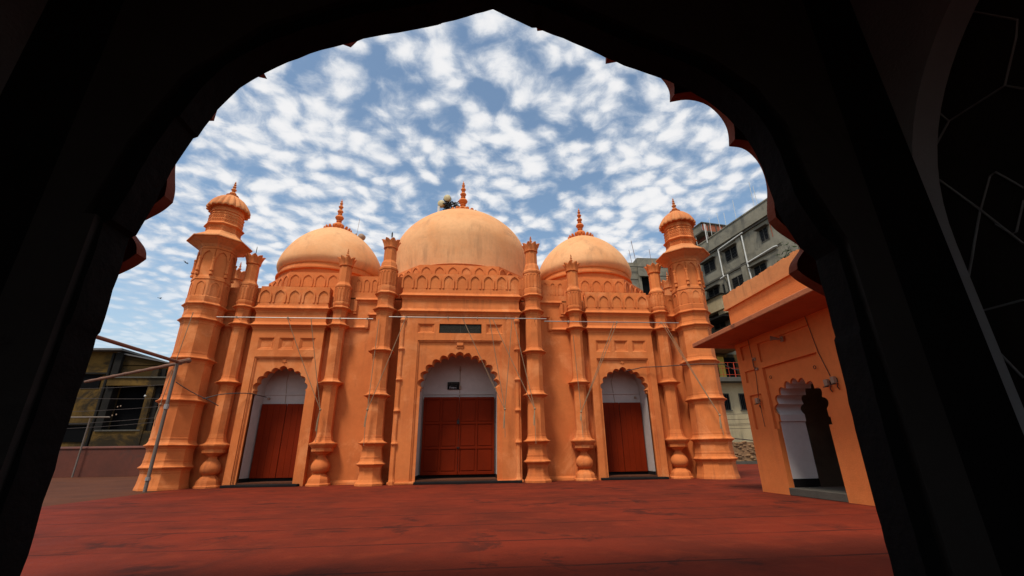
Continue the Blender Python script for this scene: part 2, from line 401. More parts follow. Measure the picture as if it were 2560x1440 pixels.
# ------------------------------------------------------------------ setting: ground
g = MB(); g.add([(-400, -400, -0.02), (400, -400, -0.02), (400, 600, -0.02), (-400, 600, -0.02)], [(0, 1, 2, 3)])
tag(g.build('ground', GROUNDM), kind='structure')
g = MB(); g.add([(-6.35, -22, 0), (17.5, -22, 0), (17.5, 14, 0), (-9.0, 14, 0), (-7.75, 1.0, 0), (-7.25, -1.1, 0)], [(0, 1, 2, 3, 4, 5)])
tag(g.build('courtyard_floor', FLOOR), kind='structure')
g = MB(); g.add([(-30, -22, -0.004), (-6, -22, -0.004), (-6, 14, -0.004), (-30, 14, -0.004)], [(0, 1, 2, 3)])
tag(g.build('path', PATHM), kind='structure')

# ------------------------------------------------------------------ the mosque
mq = empty('mosque'); tag(mq, 'orange limewashed mosque with three domes, scalloped doorways and corner minarets across the courtyard', 'mosque')
YW = 0.55
SX = 5.27            # side bay centre
# walls of the front
m = MB()
for a, b in ((-7.7, -6.335), (-4.205, -1.86), (1.86, 4.205), (6.335, 7.7)): m.box(a, b, YW, 1.3, 0, 5.62)
m.split('facade_wall', ORANGE, mq)
m = MB(); m.box(-7.7, 7.7, 1.3, 7.2, 0, 5.6); m.build('prayer_hall_wall', ORANGE, mq)
m = MB(); m.box(-7.6, 7.6, YW + .02, 7.1, 5.6, 5.66); m.build('roof', DOME, mq)

STEPW = {'side': (-1.02, 0.98), 'centre': (-1.155, 1.84)}

def portal(cx, y0, hw, ztop, fhw, ftop, ahw, zs, za, lobes, centre):
    chw = ahw if centre else ahw - .03; sag = .42 if centre else .34
    p = MB(); mid = YW + .0
    # outer frame of the block, front split round the rectangular frame recess
    F = lambda u, v, d: (u, d, v)
    inner_z = 4.30 if centre else 3.83
    p.box(-hw, -fhw, y0, 1.29, 0, ftop); p.box(fhw, hw, y0, 1.29, 0, ftop)
    if centre: rows = [(-1.33, -.80), (-.66, .66), (.80, 1.33)]; z1, z2 = 4.315, 4.615
    else: rows = [(-.845, -.375), (-.235, .235), (.375, .845)]; z1, z2 = 3.835, 4.205
    p.box(-hw, hw, y0, 1.29, ftop, z1); p.box(-hw, hw, y0, 1.29, z2, ztop)
    xs = [-hw] + [v for r in rows for v in r] + [hw]
    for a, b in zip(xs[0::2], xs[1::2]): p.box(a, b, y0, 1.29, z1, z2)
    o = p.build('portal', ORANGE, mq, loc=(cx, 0, 0))
    # stepped panels
    for k, (a, b) in enumerate(rows):
        if centre and k == 1: continue
        q = MB()
        for i, (ins, dep) in enumerate(((0.0, .035), (.05, .02), (.085, .05))):
            z_lo, z_hi, xa, xb = z1 + ins * .8, z2 - ins * .8, a + ins, b - ins
            if i == 2:
                q.box(xa, xb, y0 + dep, y0 + .2, z_lo, z_hi)
            else:
                nx = .05 if i == 0 else .035; nz = nx * .8
                A = [(xa, z_lo), (xb, z_lo), (xb, z_hi), (xa, z_hi)]; B = [(xa + nx, z_lo + nz), (xb - nx, z_lo + nz), (xb - nx, z_hi - nz), (xa + nx, z_hi - nz)]
                ya = y0 if i == 0 else y0 + .022
                q.strip([F(u, v, ya) for u, v in A], [F(u, v, y0 + dep + (.03 if i else 0)) for u, v in B], True)
                q.strip([F(u, v, ya) for u, v in A], [F(u, v, y0 + .2) for u, v in A], True)
        q.build('sunk_panel', ORANGE, o)
    # stepped frame mouldings inside the rectangular recess
    q = MB()
    for (ins, ya, yb) in ((0.0, .028, .2), (.035, .05, .2)):
        W = fhw - ins; Z = ftop - ins * 1.1
        wd = .035 if ins == 0 else .02
        q.box(-W, -W + wd, y0 + ya, y0 + yb, 0, Z); q.box(W - wd, W, y0 + ya, y0 + yb, 0, Z); q.box(-W + wd, W - wd, y0 + ya, y0 + yb, Z - wd * 1.2, Z)
    q.build('frame_moulding', ORANGE, o)
    # arch plate with scalloped opening
    W = fhw - .055; Z = ftop - .065; yp = y0 + .072
    cp = cusped(chw, zs, za, lobes, sag)
    poly = [(-W, 0), (-W, Z), (W, Z), (W, 0), (ahw - .0, 0), (ahw - .0, zs - .02)] + cp[::-1] + [(-ahw, zs - .02), (-ahw, 0)]
    q = MB(); q.prism(poly, F, yp, yp + .05)
    sc = lambda k, dz: [(u * k, zs + (v - zs) * k + dz) for u, v in cp]
    c0, c1, c2 = cp, sc(.975, 0.0), sc(.945, 0.0) if centre else sc(.965, 0.0)
    A = [F(u, v, yp + .05) for u, v in c0]; B = [F(u, v, yp + .09) for u, v in c1]; Cc = [F(u, v, yp + .17) for u, v in c2]; D = [F(u, v, yp + .24) for u, v in c2]
    q.strip(A, B); q.strip(B, Cc); q.strip(Cc, D)
    back = [(u, v) for u, v in c2]
    E_ = [F(u * 1.2, zs + (v - zs) * 1.2, yp + .24) for u, v in c2]; q.strip(D, E_)
    q.box(-ahw - .10, -ahw + .02, yp + .05, yp + .24, zs - .10, zs - .0); q.box(ahw - .02, ahw + .10, yp + .05, yp + .24, zs - .10, zs - .0)
    q.build('scalloped_arch', ORANGE, o, smooth=30)
    # small star or palmette boss above the arch
    q = MB()
    if centre:
        for s in (-1, 1):
            q.tube([(0, yp - .005, za + .20), (s * .07, yp - .012, za + .19), (s * .12, yp - .010, za + .235), (s * .09, yp - .008, za + .26)], .014, 6)
        q.box(-.10, .10, y0 + .02, y0 + .06, za + .27, za + .36)
        q.ball((0, yp - .01, za + .30), .03, 8, 5)
        q.build('palmette', ORANGE, o, smooth=40)
    else:
        pts = []
        for i in range(12):
            rr = .085 if i % 2 == 0 else .038; a = pi / 2 + i * pi / 6; pts.append((rr * cos(a), za + .24 + rr * sin(a)))
        q.prism(pts, F, yp - .022, yp + .01); q.build('star_boss', ORANGE, o)
    # white recess: reveals, pointed vault, back wall
    ev = envelope(ahw + .02, zs, za + .325, 16); ev = [(v.x, v.y) for v in ev]; full = ev + [(-a, b) for a, b in ev[-2::-1]]
    full = [(-ahw - .02, .10)] + full + [(ahw + .02, .10)]
    ya, yb = yp + .20, 1.20
    q = MB(); q.strip([F(u, v, ya) for u, v in full], [F(u, v, yb) for u, v in full]); q.add([F(u, v, yb) for u, v in full], [tuple(range(len(full)))])
    zl = 2.60
    q.box(-ahw - .01, ahw + .01, 1.165, 1.195, zl - .02, zl + .02)
    q.build('recess', WHITE, o, smooth=30)
    # threshold floor and black dado inside the recess
    q = MB(); q.box(-ahw - .02, ahw + .02, y0 + .1, 1.2, 0.02, .10); q.build('threshold', PATHM, o)
    q = MB(); q.box(-ahw - .018, -ahw + .0, ya, 1.19, .10, .20); q.box(ahw, ahw + .018, ya, 1.19, .10, .20); q.box(-ahw, ahw, 1.15, 1.19, .10, .19)
    q.split('black_skirting', BLACK, o)
    return o

def side_extras(o, y0, hw, ztop, c1, c2, ptop, nl, pitch, lw, lz0, lh, sc=1.0):
    """cornices and parapet of a portal block"""
    q = MB()
    q.box(-hw, hw, y0, 1.0, ztop, c1)                     # frieze
    q.build('frieze', ORANGE, o)
    for z in (c2, c1):
        q = MB(); moulding(q, [(-hw, 1.0), (-hw, y0), (hw, y0), (hw, 1.0)], crown_prof(z, sc)); q.build('cornice', ORANGE, o, smooth=25)
    q = MB(); yf = y0 + .015; q.box(-hw, hw, yf, yf + .34, c1 + .02, ptop)
    q.box(-hw - .01, hw + .01, yf - .012, yf + .35, c1 + .02, lz0 - .03)
    for i in range(nl):
        u = (i - (nl - 1) / 2) * pitch
        leaf(q, FX, u, lz0, lw, lh, .036, .050, d0=yf)
    for s in (-1, 1):                                     # one leaf on each return
        for d in (.0,):
            leaf(q, (lambda u, v, dd, s=s: (s * (hw - dd), yf + .17 + u, v)), 0, lz0, .20, lh, .02, .03)
    q.build('parapet', ORANGE, o, smooth=30)

yC, yS = -0.02, 0.30
pc = portal(0.03, yC, 1.86, 4.98, 1.30, 4.09, 1.15, 2.66, 3.66, 13, True)
side_extras(pc, yC, 1.86, 4.98, 5.52, 5.00, 6.31, 9, .4325, .385, 5.80, .505)
# thin engaged shafts on the edges of the central portal
for s in (-1, 1):
    prof = [(.10, 0), (.10, .08), (.075, .14), (.06, .24)]
    for z in (1.07, 1.97, 2.87, 3.80): prof += [(.055, z - .10), (.06, z - .06), (.10, z - .01), (.10, z + .01), (.07, z + .05), (.055, z + .10)]
    prof += [(.055, 4.62), (.10, 4.70), (.10, 4.74), (.055, 4.80), (.055, 4.86)]
    q = MB(); q.rev(prof, 8); q.build('corner_shaft', ORANGE, pc, loc=(s * 1.77, yC, 0))
for s in (-1, 1):
    q = MB(); xa, xb = sorted((s * 1.16, s * 1.90)); q.box(xa, xb, yC - .05, yC + .2, 0, .075); q.build('plinth', ORANGE, pc, bevel=.02)
# inscription plaque
q = MB(); q.box(-.64, .64, yC + .03, yC + .2, 4.32, 4.61)
pq = q.build('inscription_plaque', STONEBLACK, pc)
q = MB()
for row in range(5):
    zc = 4.355 + row * .053
    for half in (-1, 1):
        x = half * .325 - .29
        while x < half * .325 + .28:
            l = random.uniform(.010, .034)
            q.tube([(x, yC + .028, zc + random.uniform(-.012, .012)), (x + l * .5, yC + .027, zc + random.uniform(-.012, .016)), (x + l, yC + .028, zc + random.uniform(-.012, .012))], .0034, 4)
            x += l + random.uniform(.004, .014)
for z in (4.381, 4.434, 4.487, 4.54): q.box(-.62, .62, yC + .0275, yC + .031, z - .0012, z + .0012)
q.box(-.004, .004, yC + .026, yC + .031, 4.33, 4.60)
q.build('relief_lettering', PALEMARK, pq)

sides = []
for s in (-1, 1):
    o = portal(s * SX, yS, 1.065, 4.58, .86, 3.615, .755, 2.62, 3.27, 9, False)
    side_extras(o, yS, 1.065, 4.58, 5.13, 4.59, 5.89, 5, .447, .395, 5.345, .475)
    sides.append(o)

# door leaves
def panel_door(o, ahw):
    for s in (-1, 1):
        q = MB(); W = ahw - .03; a, b = (0.006, W) if s > 0 else (-W, -0.006)
        q.box(a, b, 1.09, 1.13, .19, 2.49)
        cols = [(a + .05, (a + b) / 2 - .025), ((a + b) / 2 + .025, b - .05)]
        xs = [a, cols[0][0], cols[0][1], cols[1][0], cols[1][1], b]
        for i in (0, 2, 4): q.box(xs[i], xs[i + 1], 1.06, 1.092, .19, 2.49)
        for (zl, zh) in ((.19, .27), (.92, .985), (1.66, 1.72), (2.41, 2.49)):
            for c in cols: q.box(c[0], c[1], 1.063, 1.092, zl, zh)
        for c in cols:
            for (zl, zh) in ((.30, .89), (1.015, 1.63), (1.75, 2.38)): q.box(c[0] + .035, c[1] - .035, 1.076, 1.092, zl, zh)
        lf = q.build('door_leaf', DOORRED, o, bevel=.006)
        if s < 0:
            h = MB(); h.box(-.05, .055, 1.035, 1.06, .955, .975); h.tube([(-.02, 1.045, .955), (-.02, 1.04, .925), (.02, 1.04, .925), (.02, 1.045, .955)], .007, 6); h.build('latch', DARKMET, lf)
            h = MB(); h.box(-.055, .02, 1.02, 1.06, 1.66, 1.77); h.tube([(-.04, 1.04, 1.77), (-.04, 1.04, 1.81), (.005, 1.04, 1.81), (.005, 1.04, 1.77)], .008, 6); h.build('padlock', DARKMET, lf, bevel=.006)
panel_door(pc, 1.15)
def plank_door(o, ahw, sgn):
    W = ahw - .02
    for s in (-1, 1):
        q = MB(); a, b = (0.006, W) if s > 0 else (-W, -0.006)
        n = 4
        for i in range(n):
            xa = a + (b - a) * i / n; xb = a + (b - a) * (i + 1) / n
            q.box(xa + .002, xb - .002, 1.08 + random.uniform(0, .004), 1.12, .19, 2.30)
        q.build('door_leaf', DOORRED, o, bevel=.003)
for s, o in zip((-1, 1), sides): plank_door(o, .755, s)
# transom boxes, conduits, lamp in the recesses
for s, o in zip((-1, 1), sides):
    q = MB(); q.tube([(s * -.74, 1.17, 2.34), (s * -.74, 1.17, 2.47)], .014, 6); q.box(s * .60 - .03, s * .60 + .03, 1.12, 1.18, 2.44, 2.50)
    q.tube([(-.1, 1.185, 2.32), (-.12, 1.185, 2.62), (-.16, 1.18, 3.0), (-.1, 1.1, 3.22)], .008, 5)
    q.split('conduit', LAMPGREY, o)
q = MB(); q.tube([(0, 1.18, 2.50), (.0, 1.185, 2.9), (.0, 1.18, 3.35)], .011, 5); q.rev([(.015, 3.33), (.03, 3.36), (.02, 3.42), (.012, 3.50)], 8, (0, 1.17)); q.box(-.015, .05, 1.13, 1.19, 2.76, 2.86); q.split('conduit', LAMPGREY, pc)

# dark entrance slabs
for o, (a, b), y0 in ((pc, STEPW['centre'], yC), (sides[0], STEPW['side'], yS), (sides[1], STEPW['side'], yS)):
    q = MB(); q.box(a, b, y0 - .20, y0 + .18, 0.0, .065); q.build('entrance_step', BLACK, o, bevel=.012)

# plinth skirting along the wall
q = MB()
for a, b in ((-7.2, -6.34), (-4.2, -1.87), (1.90, 4.2), (6.34, 7.2)): moulding(q, [(a, YW), (b, YW)], [(-.02, 0), (.05, 0), (.045, .06), (.02, .10), (.0, .12), (-.02, .12)])
q.split('plinth_skirting', ORANGE, mq)

# stepped string courses and parapet between portal and slim pilasters
def bay_trim(s):
    X = lambda v: s * v
    q = MB()
    cor = lambda path, z: moulding(q, path if s > 0 else [(x, y) for x, y in path[::-1]], crown_prof(z, .8))
    def seg(a, b, z):
        pa = sorted((X(a), X(b))); moulding(q, [(pa[0], YW), (pa[1], YW)], crown_prof(z, .85))
    def vert(x, za, zb):          # vertical piece of the step
        q.box(X(x) - .045, X(x) + .045, YW - .07, YW + .02, za, zb); q.box(X(x) - .075, X(x) + .075, YW - .03, YW + .021, za, zb)
    seg(2.45, 3.42, 5.54); vert(3.40, 5.06, 5.56); seg(3.36, 3.75, 5.14)
    seg(2.45, 2.98, 5.03); vert(2.98, 4.56, 5.08); seg(2.94, 3.75, 4.60)
    q.build('string_course', ORANGE, mq)
    q = MB(); pa = sorted((X(1.95), X(3.72))); q.box(pa[0], pa[1], YW + .015, YW + .32, 5.6, 6.40); q.box(pa[0], pa[1], YW, YW + .3, 5.58, 5.82)
    for i in range(3): leaf(q, FX, X(3.40 - .263 * i), 5.85, .19, .46, .024, .030, d0=YW + .015)
    q.build('parapet', ORANGE, mq, smooth=30)
    # narrow bay between minaret and outer pilaster
    q = MB(); pa = sorted((X(6.36), X(7.6))); moulding(q, [(pa[0], YW), (pa[1], YW)], crown_prof(5.11)); moulding(q, [(pa[0], YW), (pa[1], YW)], crown_prof(4.59))
    q.build('string_course', ORANGE, mq)
    q = MB(); q.box(pa[0], pa[1], YW + .015, YW + .32, 5.1, 5.92)
    for u in (7.05, 7.28): leaf(q, FX, X(u), 5.33, .17, .46, .024, .03, d0=YW + .015)
    q.build('parapet', ORANGE, mq, smooth=30)
    # side parapet running back from the minaret
    q = MB(); x0 = X(7.72); q.box(x0 - .15, x0 + .15, 1.2, 7.2, 5.6, 5.92); q.build('side_parapet', ORANGE, mq)
for s in (-1, 1): bay_trim(s)

# ---- finials, crowns, pilasters
def finial(h, r, balls=3, spike=True):
    """turned finial of given height above z=0, widest radius r"""
    P = [(r * 1.0, 0), (r * .5, h * .02)]
    z = h * .03; rr = r
    sizes = [(1.0, .20), (.82, .165), (.56, .115), (.46, .09)][:balls + 1]
    for k, (s, hh) in enumerate(sizes):
        R = r * s; H = h * hh
        P += [(R * .40, z), (R * .78, z + H * .18), (R, z + H * .48), (R * .80, z + H * .78), (R * .38, z + H), (R * .30, z + H * 1.10), (R * .52, z + H * 1.20), (R * .52, z + H * 1.27), (R * .28, z + H * 1.36)]
        z += H * 1.38
    P += [(r * .14, z), (r * .30, z + h * .03), (r * .30, z + h * .045), (r * .12, z + h * .07), (r * .10, h * .88), (r * .22, h * .915), (r * .08, h * .95), (r * .03, h)]
    return P

def crown_mesh(rb, rt, h, n=8):
    """lotus capital: flaring ring of curled petals round a small cap"""
    q = MB()
    q.rev([(rb * 1.02, -.03), (rb * 1.15, -.01), (rb * 1.15, .01), (rb, .02), (rb * .98, h * .5), (rb * 1.05, h * .7), (rb * .75, h * .92), (rb * .3, h * 1.08), (.01, h * 1.12)], 16)
    for i in range(n):
        a = pi / n + 2 * pi * i / n; er = Vector((cos(a), sin(a), 0)); et = Vector((-sin(a), cos(a), 0))
        wd = rt * pi / n * .98
        rows = []
        for t in (0, .2, .4, .6, .75, .88, .96, 1.0):
            r = rb * 1.02 + (rt - rb) * (t ** 1.9); z = h * (t if t < .95 else .955 - (t - .95) * .6)
            wv = wd * (rb / rt * 1.0 + (1 - rb / rt) * t) * (.97 if t < .5 else .97 * (1 - ((t - .5) / .5) ** 2.4 * .80))
            rows.append([er * (r - .025 * (1 if k in (0, 4) else 0)) + et * (wv * (k - 2) / 2) + Vector((0, 0, z)) + er * (.012 * (2 - abs(k - 2))) for k in range(5)])
        for A, B in zip(rows, rows[1:]): q.strip(A, B)
        inn = [[p - er * .035 for p in A] for A in rows]
        for A, B in zip(inn, inn[1:]): q.strip(A, B)
        q.strip(rows[-1], inn[-1]); q.strip([R_[0] for R_ in rows], [R_[0] for R_ in inn]); q.strip([R_[-1] for R_ in rows], [R_[-1] for R_ in inn])
    return q

def oct_frame(a, ap, c=(0, 0)):
    """frame of an octagon face with normal angle a and apothem ap"""
    nx, ny = cos(a), sin(a)
    return lambda u, v, d: (c[0] + nx * (ap - d) - ny * u, c[1] + ny * (ap - d) + nx * u, v)

def leafband(q, ap, z, w, h, per=1, t=.018, rim=.018, faces=range(8)):
    side = 2 * ap * math.tan(pi / 8)
    for i in faces:
        fr = oct_frame(-pi / 2 + i * pi / 4, ap)
        for k in range(per):
            u = ((k + .5) / per - .5) * side
            leaf(q, fr, u, z, w, h, t, rim)

C8 = cos(pi / 8)
def centre_pilaster(x, iron):
    r = .255
    prof = [(.40, 0), (.40, .05), (.36, .09), (.325, .16), (.305, .26), (.30, .38)] + ring(.30, .545, .415)
    prof += [(.29, .80)] + ring(.272, 1.095, .415) + ring(r, 2.405, .40) + ring(r, 3.715, .40) + ring(r, 5.03, .385) + [(.26, 5.3)] + ring(.265, 5.54, .375)[:-4]
    prof += [(.30, 5.70), (.30, 5.78), (.288, 5.80), (.285, 6.34), (.305, 6.36), (.31, 6.42), (.27, 6.47), (.25, 6.60), (.225, 6.66), (.205, 6.70), (.20, 7.14)]
    q = MB(); q.rev(prof, 8); leafband(q, .285 * C8, 5.83, .10, .47, 2, .016, .014)
    o = q.build('pilaster', ORANGE, mq, loc=(x, 0, 0))
    c = crown_mesh(.200, .305, .30).build('lotus_capital', ORANGE, o, smooth=40, loc=(0, 0, 7.17))
    f = MB()
    if iron: f.rev([(.06, 0), (.07, .02), (.03, .05), (.012, .07), (.012, .16), (.022, .18), (.026, .30), (.014, .34), (.004, .36)], 8); fm = DARKMET
    else: f.rev(finial(.36, .075), 10); fm = CAPM
    f.build('finial', fm, o, smooth=40, loc=(0, 0, 7.44))
    # tie back to the wall
    b = MB(); b.box(-.13, .13, .15, .57, 0, 5.6); b.build('wall_tie', ORANGE, o)
    return o
centre_pilaster(-2.338, True); centre_pilaster(2.338, False)

def slim_pilaster(x, kind):
    r = .205
    foot = [(.335, 0), (.335, .04), (.30, .07), (.285, .15), (.27, .19), (.20, .27), (.16, .315)]
    q = MB(); q.rev(foot, 8)
    cap = [(.10, .755), (.115, .80), (.17, .83), (.20, .86), (.29, .885), (.30, .90), (.30, .985), (.32, 1.0), (.36, 1.05), (.385, 1.085), (.385, 1.115), (.30, 1.14), (.255, 1.19), (.235, 1.26), (.235, 1.29), (.225, 1.295), (r, 1.40)]
    prof = cap + ring(r, 2.825, .365) + ring(r, 4.59, .345) + ring(.215, 5.15, .33)[:-4] + [(.262, 5.29), (.262, 5.34), (.25, 5.36), (.248, 5.85), (.262, 5.87), (.265, 5.92), (.235, 5.97), (.205, 6.02), (.195, 6.06), (.19, 6.60)]
    q.rev(prof, 8); leafband(q, .248 * C8, 5.39, .085, .44, 2, .015, .012)
    o = q.build('pilaster', ORANGE, mq, loc=(x, .345, 0))
    b = MB()
    fl = lambda a, z: 1 + .035 * abs(sin(4 * a)) - .02
    b.rev([(.12, .30), (.17, .325), (.225, .38), (.25, .44), (.252, .50), (.235, .57), (.20, .63), (.155, .69), (.115, .74), (.10, .77)], 32, fl=fl); b.build('vase_base', ORANGE, o, smooth=50)
    crown_mesh(.19, .295, .30).build('lotus_capital', ORANGE, o, smooth=40, loc=(0, 0, 6.64))
    f = MB()
    if kind == 'iron': f.rev([(.07, 0), (.07, .02), (.03, .05), (.05, .08), (.015, .11), (.012, .14), (.010, .34), (.002, .40)], 8); fm = DARKMET
    elif kind == 'knob': f.rev([(.05, 0), (.06, .02), (.075, .05), (.06, .09), (.01, .11), (.006, .12), (.004, .30)], 10); fm = CAPM
    else: f.rev(finial(.42, .07), 10); fm = CAPM
    f.build('finial', fm, o, smooth=40, loc=(0, 0, 6.90))
    return o
slim_pilaster(-6.739, 'iron'); slim_pilaster(-3.80, 'turned'); slim_pilaster(3.80, 'turned'); slim_pilaster(6.739, 'knob')

# weathered pinnacles on the side walls
for s in (-1, 1):
    q = MB(); q.rev([(.23, 0), (.23, 5.6), (.30, 5.7), (.25, 5.8), (.21, 5.9), (.20, 6.60)], 12)
    o = q.build('pinnacle', CAPM, mq, smooth=40, loc=(s * 7.93, 1.8, 0))
    crown_mesh(.205, .31, .32).build('lotus_capital', CAPM, o, smooth=40, loc=(0, 0, 6.64))
    f = MB(); f.rev(finial(.46, .07), 10); f.build('finial', CAPM, o, smooth=40, loc=(0, 0, 6.90))

# ---- minarets
def minaret():
    prof = [(.605, 0), (.60, .05), (.58, .12), (.565, .22), (.55, .38)] + ring(.545, .545, .635) + ring(.535, 1.095, .635) + ring(.52, 2.265, .625) + ring(.515, 3.435, .62) + ring(.515, 4.60, .62) + [(.515, 4.9)] + ring(.515, 5.06, .61)[:-4]
    prof += [(.54, 5.21), (.54, 5.30), (.525, 5.32), (.52, 5.83), (.54, 5.85), (.53, 5.92), (.51, 5.98), (.505, 6.85), (.53, 6.87), (.53, 6.95), (.55, 7.02)]
    q = MB(); q.rev(prof, 8); leafband(q, .52 * C8, 5.35, .26, .45, 1, .02, .028)
    # arched niches with colonnettes on the upper stage
    ap = .505 * C8; side = 2 * ap * math.tan(pi / 8)
    for i in range(8):
        fr = oct_frame(-pi / 2 + i * pi / 4, ap)
        hw = side / 2 - .05
        A = [(-hw, 6.52)] + [(-hw * cos(t * pi / 2 / 7), 6.55 + .20 * sin(t * pi / 2 / 7) + .03 * (t / 7) ** 4) for t in range(8)]
        A = A + [(-x, z) for x, z in A[-2::-1]]
        B = [(-side / 2, 6.52)] + [(-side / 2, 6.82)] * 1 + [(side / 2, 6.82)] + [(side / 2, 6.52)]
        poly = [(-side / 2 + .002, 6.50), (-side / 2 + .002, 6.83), (side / 2 - .002, 6.83), (side / 2 - .002, 6.50)] + A[::-1]
        q.prism(poly, fr, -.035, .01)
        va = -pi / 2 + (i + .5) * pi / 4; vx, vy = .525 * cos(va), .525 * sin(va)
        q.rev([(.055, 5.98), (.055, 6.03), (.03, 6.07), (.06, 6.12), (.05, 6.17), (.044, 6.20), (.040, 6.38), (.044, 6.40), (.048, 6.46), (.042, 6.48), (.055, 6.52), (.055, 6.56)], 8, (vx, vy))
    # shift colonnette shafts up to the arches
    o = q.build('minaret', ORANGE, mq)
    e = MB(); e.rev([(.53, 6.93), (.60, 7.0), (.84, 7.135), (.91, 7.15), (.91, 7.18), (.85, 7.205), (.60, 7.40), (.53, 7.50)], 8); e.build('eave', CAPM, o)
    d = MB(); d.rev([(.515, 7.44), (.50, 7.50), (.495, 7.70), (.53, 7.725), (.575, 7.745), (.575, 7.765), (.53, 7.80), (.50, 7.83), (.495, 8.12), (.515, 8.14), (.505, 8.17), (.47, 8.20)], 8)
    ap2 = .495 * C8; sd_ = 2 * ap2 * math.tan(pi / 8)
    for i in range(8):
        fr = oct_frame(-pi / 2 + i * pi / 4, ap2)
        for k in range(-6, 7):                           # diagonal lattice below, scroll band above
            for sg in (-1, 1):
                u0 = k * .055 * 1.0; pts = []
                for t in range(5):
                    z = 7.515 + .17 * t / 4; u = u0 + sg * (t / 4 - .5) * .17
                    if abs(u) < sd_ / 2 - .01: pts.append(fr(u, z, -.001))
                if len(pts) > 1: d.tube(pts, .013, 4)
        for k in range(5):
            u = (k - 2) * sd_ / 5.3
            for zc in (7.91, 8.035):
                d.tube([fr(u + .030 * cos(t), zc + .034 * sin(t), -.001) for t in [x * pi / 4 for x in range(8)]], .014, 4, True)
    d.build('carved_drum', ORANGE, o)
    d = MB(); d.rev([(.46, 8.17), (.455, 8.22), (.49, 8.24), (.49, 8.27), (.455, 8.29), (.46, 8.42), (.52, 8.46)], 24); d.build('neck_ring', ORANGE, o, smooth=40)
    c = MB()
    fl = lambda a, z: 1 + (.13 * abs(cos(10 * a)) - .08) * min(1, max(0, (9.01 - z) / .07))
    c.rev([(.44, 8.47), (.56, 8.405), (.60, 8.395), (.615, 8.415), (.60, 8.48), (.56, 8.58), (.49, 8.70), (.40, 8.81), (.29, 8.90), (.19, 8.97), (.13, 9.03)], 108, fl=fl); c.build('fluted_cap', CAPM, o, smooth=60)
    c = MB(); c.rev([(.17, 9.0), (.19, 9.03), (.12, 9.06), (.05, 9.07)], 16)
    c.rev([(r, z + 9.05) for r, z in finial(.57, .105)], 12); c.build('finial', CAPM, o, smooth=45)
    return o
mi = minaret(); mi.location = (-7.756, .109, 0)
mi2 = copy_tree(mi, mq); mi2.location = (7.756, .109, 0)

# ---- domes
def dome(x, y, R, z0, H, a, b, drum, lot, fin, deep):
    prof = []
    for i in range(9):
        t = (-.30 if deep else -.135) * (1 - i / 8); prof.append((R * (1 - (t / (1.6 if deep else .40)) ** 2) ** .5, z0 + H * t * (1.6 if deep else 1)))
    for i in range(1, 33):
        t = i / 32 * .985; prof.append((R * (1 - t ** a) ** (1 / b), z0 + H * t))
    prof.append((.02, z0 + H))
    q = MB(); q.rev(prof, 96); o = q.build('dome', DOME, mq, smooth=50, loc=(x, y, 0))
    zb = prof[0][1]; rb = prof[0][0]
    d = MB(); d.rev([(rb * .985, 5.6), (rb * 1.0, zb - .29), (rb * 1.045, zb - .265), (rb * 1.05, zb - .22), (rb * 1.0, zb - .18), (rb * .985, zb + .04)], 64); d.build('drum', DOME if drum else ORANGE, o, smooth=35)
    l = MB(); n = 20
    zl, rl = lot
    l.rev([(rl * 1.02, zl - .10), (rl * 1.0, zl), (rl * .55, zl + .17), (rl * .2, zl + .24), (.05, zl + .26)], 40)
    for i in range(n):
        a_ = 2 * pi * i / n; er = Vector((cos(a_), sin(a_), 0)); et = Vector((-sin(a_), cos(a_), 0))
        rows = []
        for t in (0, .35, .7, 1.0):
            rr = rl * (.80 + .30 * t); zz_ = zl + .02 + (.09 * t + .05 * t * t); wv = rl * .30 * (.55 + .45 * t if t < .9 else .62)
            rows.append([er * rr + et * (wv / 2 * k) + Vector((0, 0, zz_ + .02 * (1 - abs(k)))) for k in (-1, -.5, 0, .5, 1)])
        low = [[p - Vector((0, 0, .06)) for p in A] for A in rows]
        for A, B in zip(rows, rows[1:]): l.strip(A, B)
        for A, B in zip(low, low[1:]): l.strip(A, B)
        l.strip(rows[-1], low[-1]); l.strip([R_[0] for R_ in rows], [R_[0] for R_ in low]); l.strip([R_[-1] for R_ in rows], [R_[-1] for R_ in low])
    l.build('lotus_collar', ORANGE, o, smooth=40)
    f = MB(); f.rev([(r, z + zl + .16) for r, z in finial(fin[0] - zl - .16, fin[1])], 16); f.build('finial', ORANGE, o, smooth=45)
    return o
dome(-.12, 3.6, 2.75, 8.25, 2.40, 1.97, 1.38, False, (10.46, .66), (12.36, .25), True)
dome(-5.33, 3.6, 2.0, 7.68, 1.98, 1.55, 1.75, False, (9.52, .52), (11.19, .22), None)
dome(5.10, 3.6, 1.98, 7.74, 1.90, 1.58, 1.65, False, (9.51, .52), (11.16, .22), None)

# second parapets: the cut-cornered bases of the domes
def dome_base(x, poly, z0, z1, pitch, lw, lh, leafz):
    q = MB(); n = len(poly)
    q.add([(a, b, z0) for a, b in poly] + [(a, b, z1) for a, b in poly], [(i, (i + 1) % n, n + (i + 1) % n, n + i) for i in range(n)] + [tuple(range(n - 1, -1, -1)), tuple(range(n, 2 * n))])
    for i in range(n):
        A = Vector(poly[i]); B = Vector(poly[(i + 1) % n]); d = B - A; L = d.length; e = d.normalized(); nn = Vector((e.y, -e.x))
        mid = (A + B) / 2
        if nn.y > .5: continue
        k = max(1, round(L / pitch))
        fr = lambda u, v, dd, mid=mid, e=e, nn=nn: ((mid + e * u - nn * dd).x, (mid + e * u - nn * dd).y, v)
        for j in range(k): leaf(q, fr, ((j + .5) / k - .5) * L, leafz, lw, lh, .03, .04)
    return q.build('dome_base_parapet', ORANGE, mq, smooth=30, loc=(x, 0, 0))
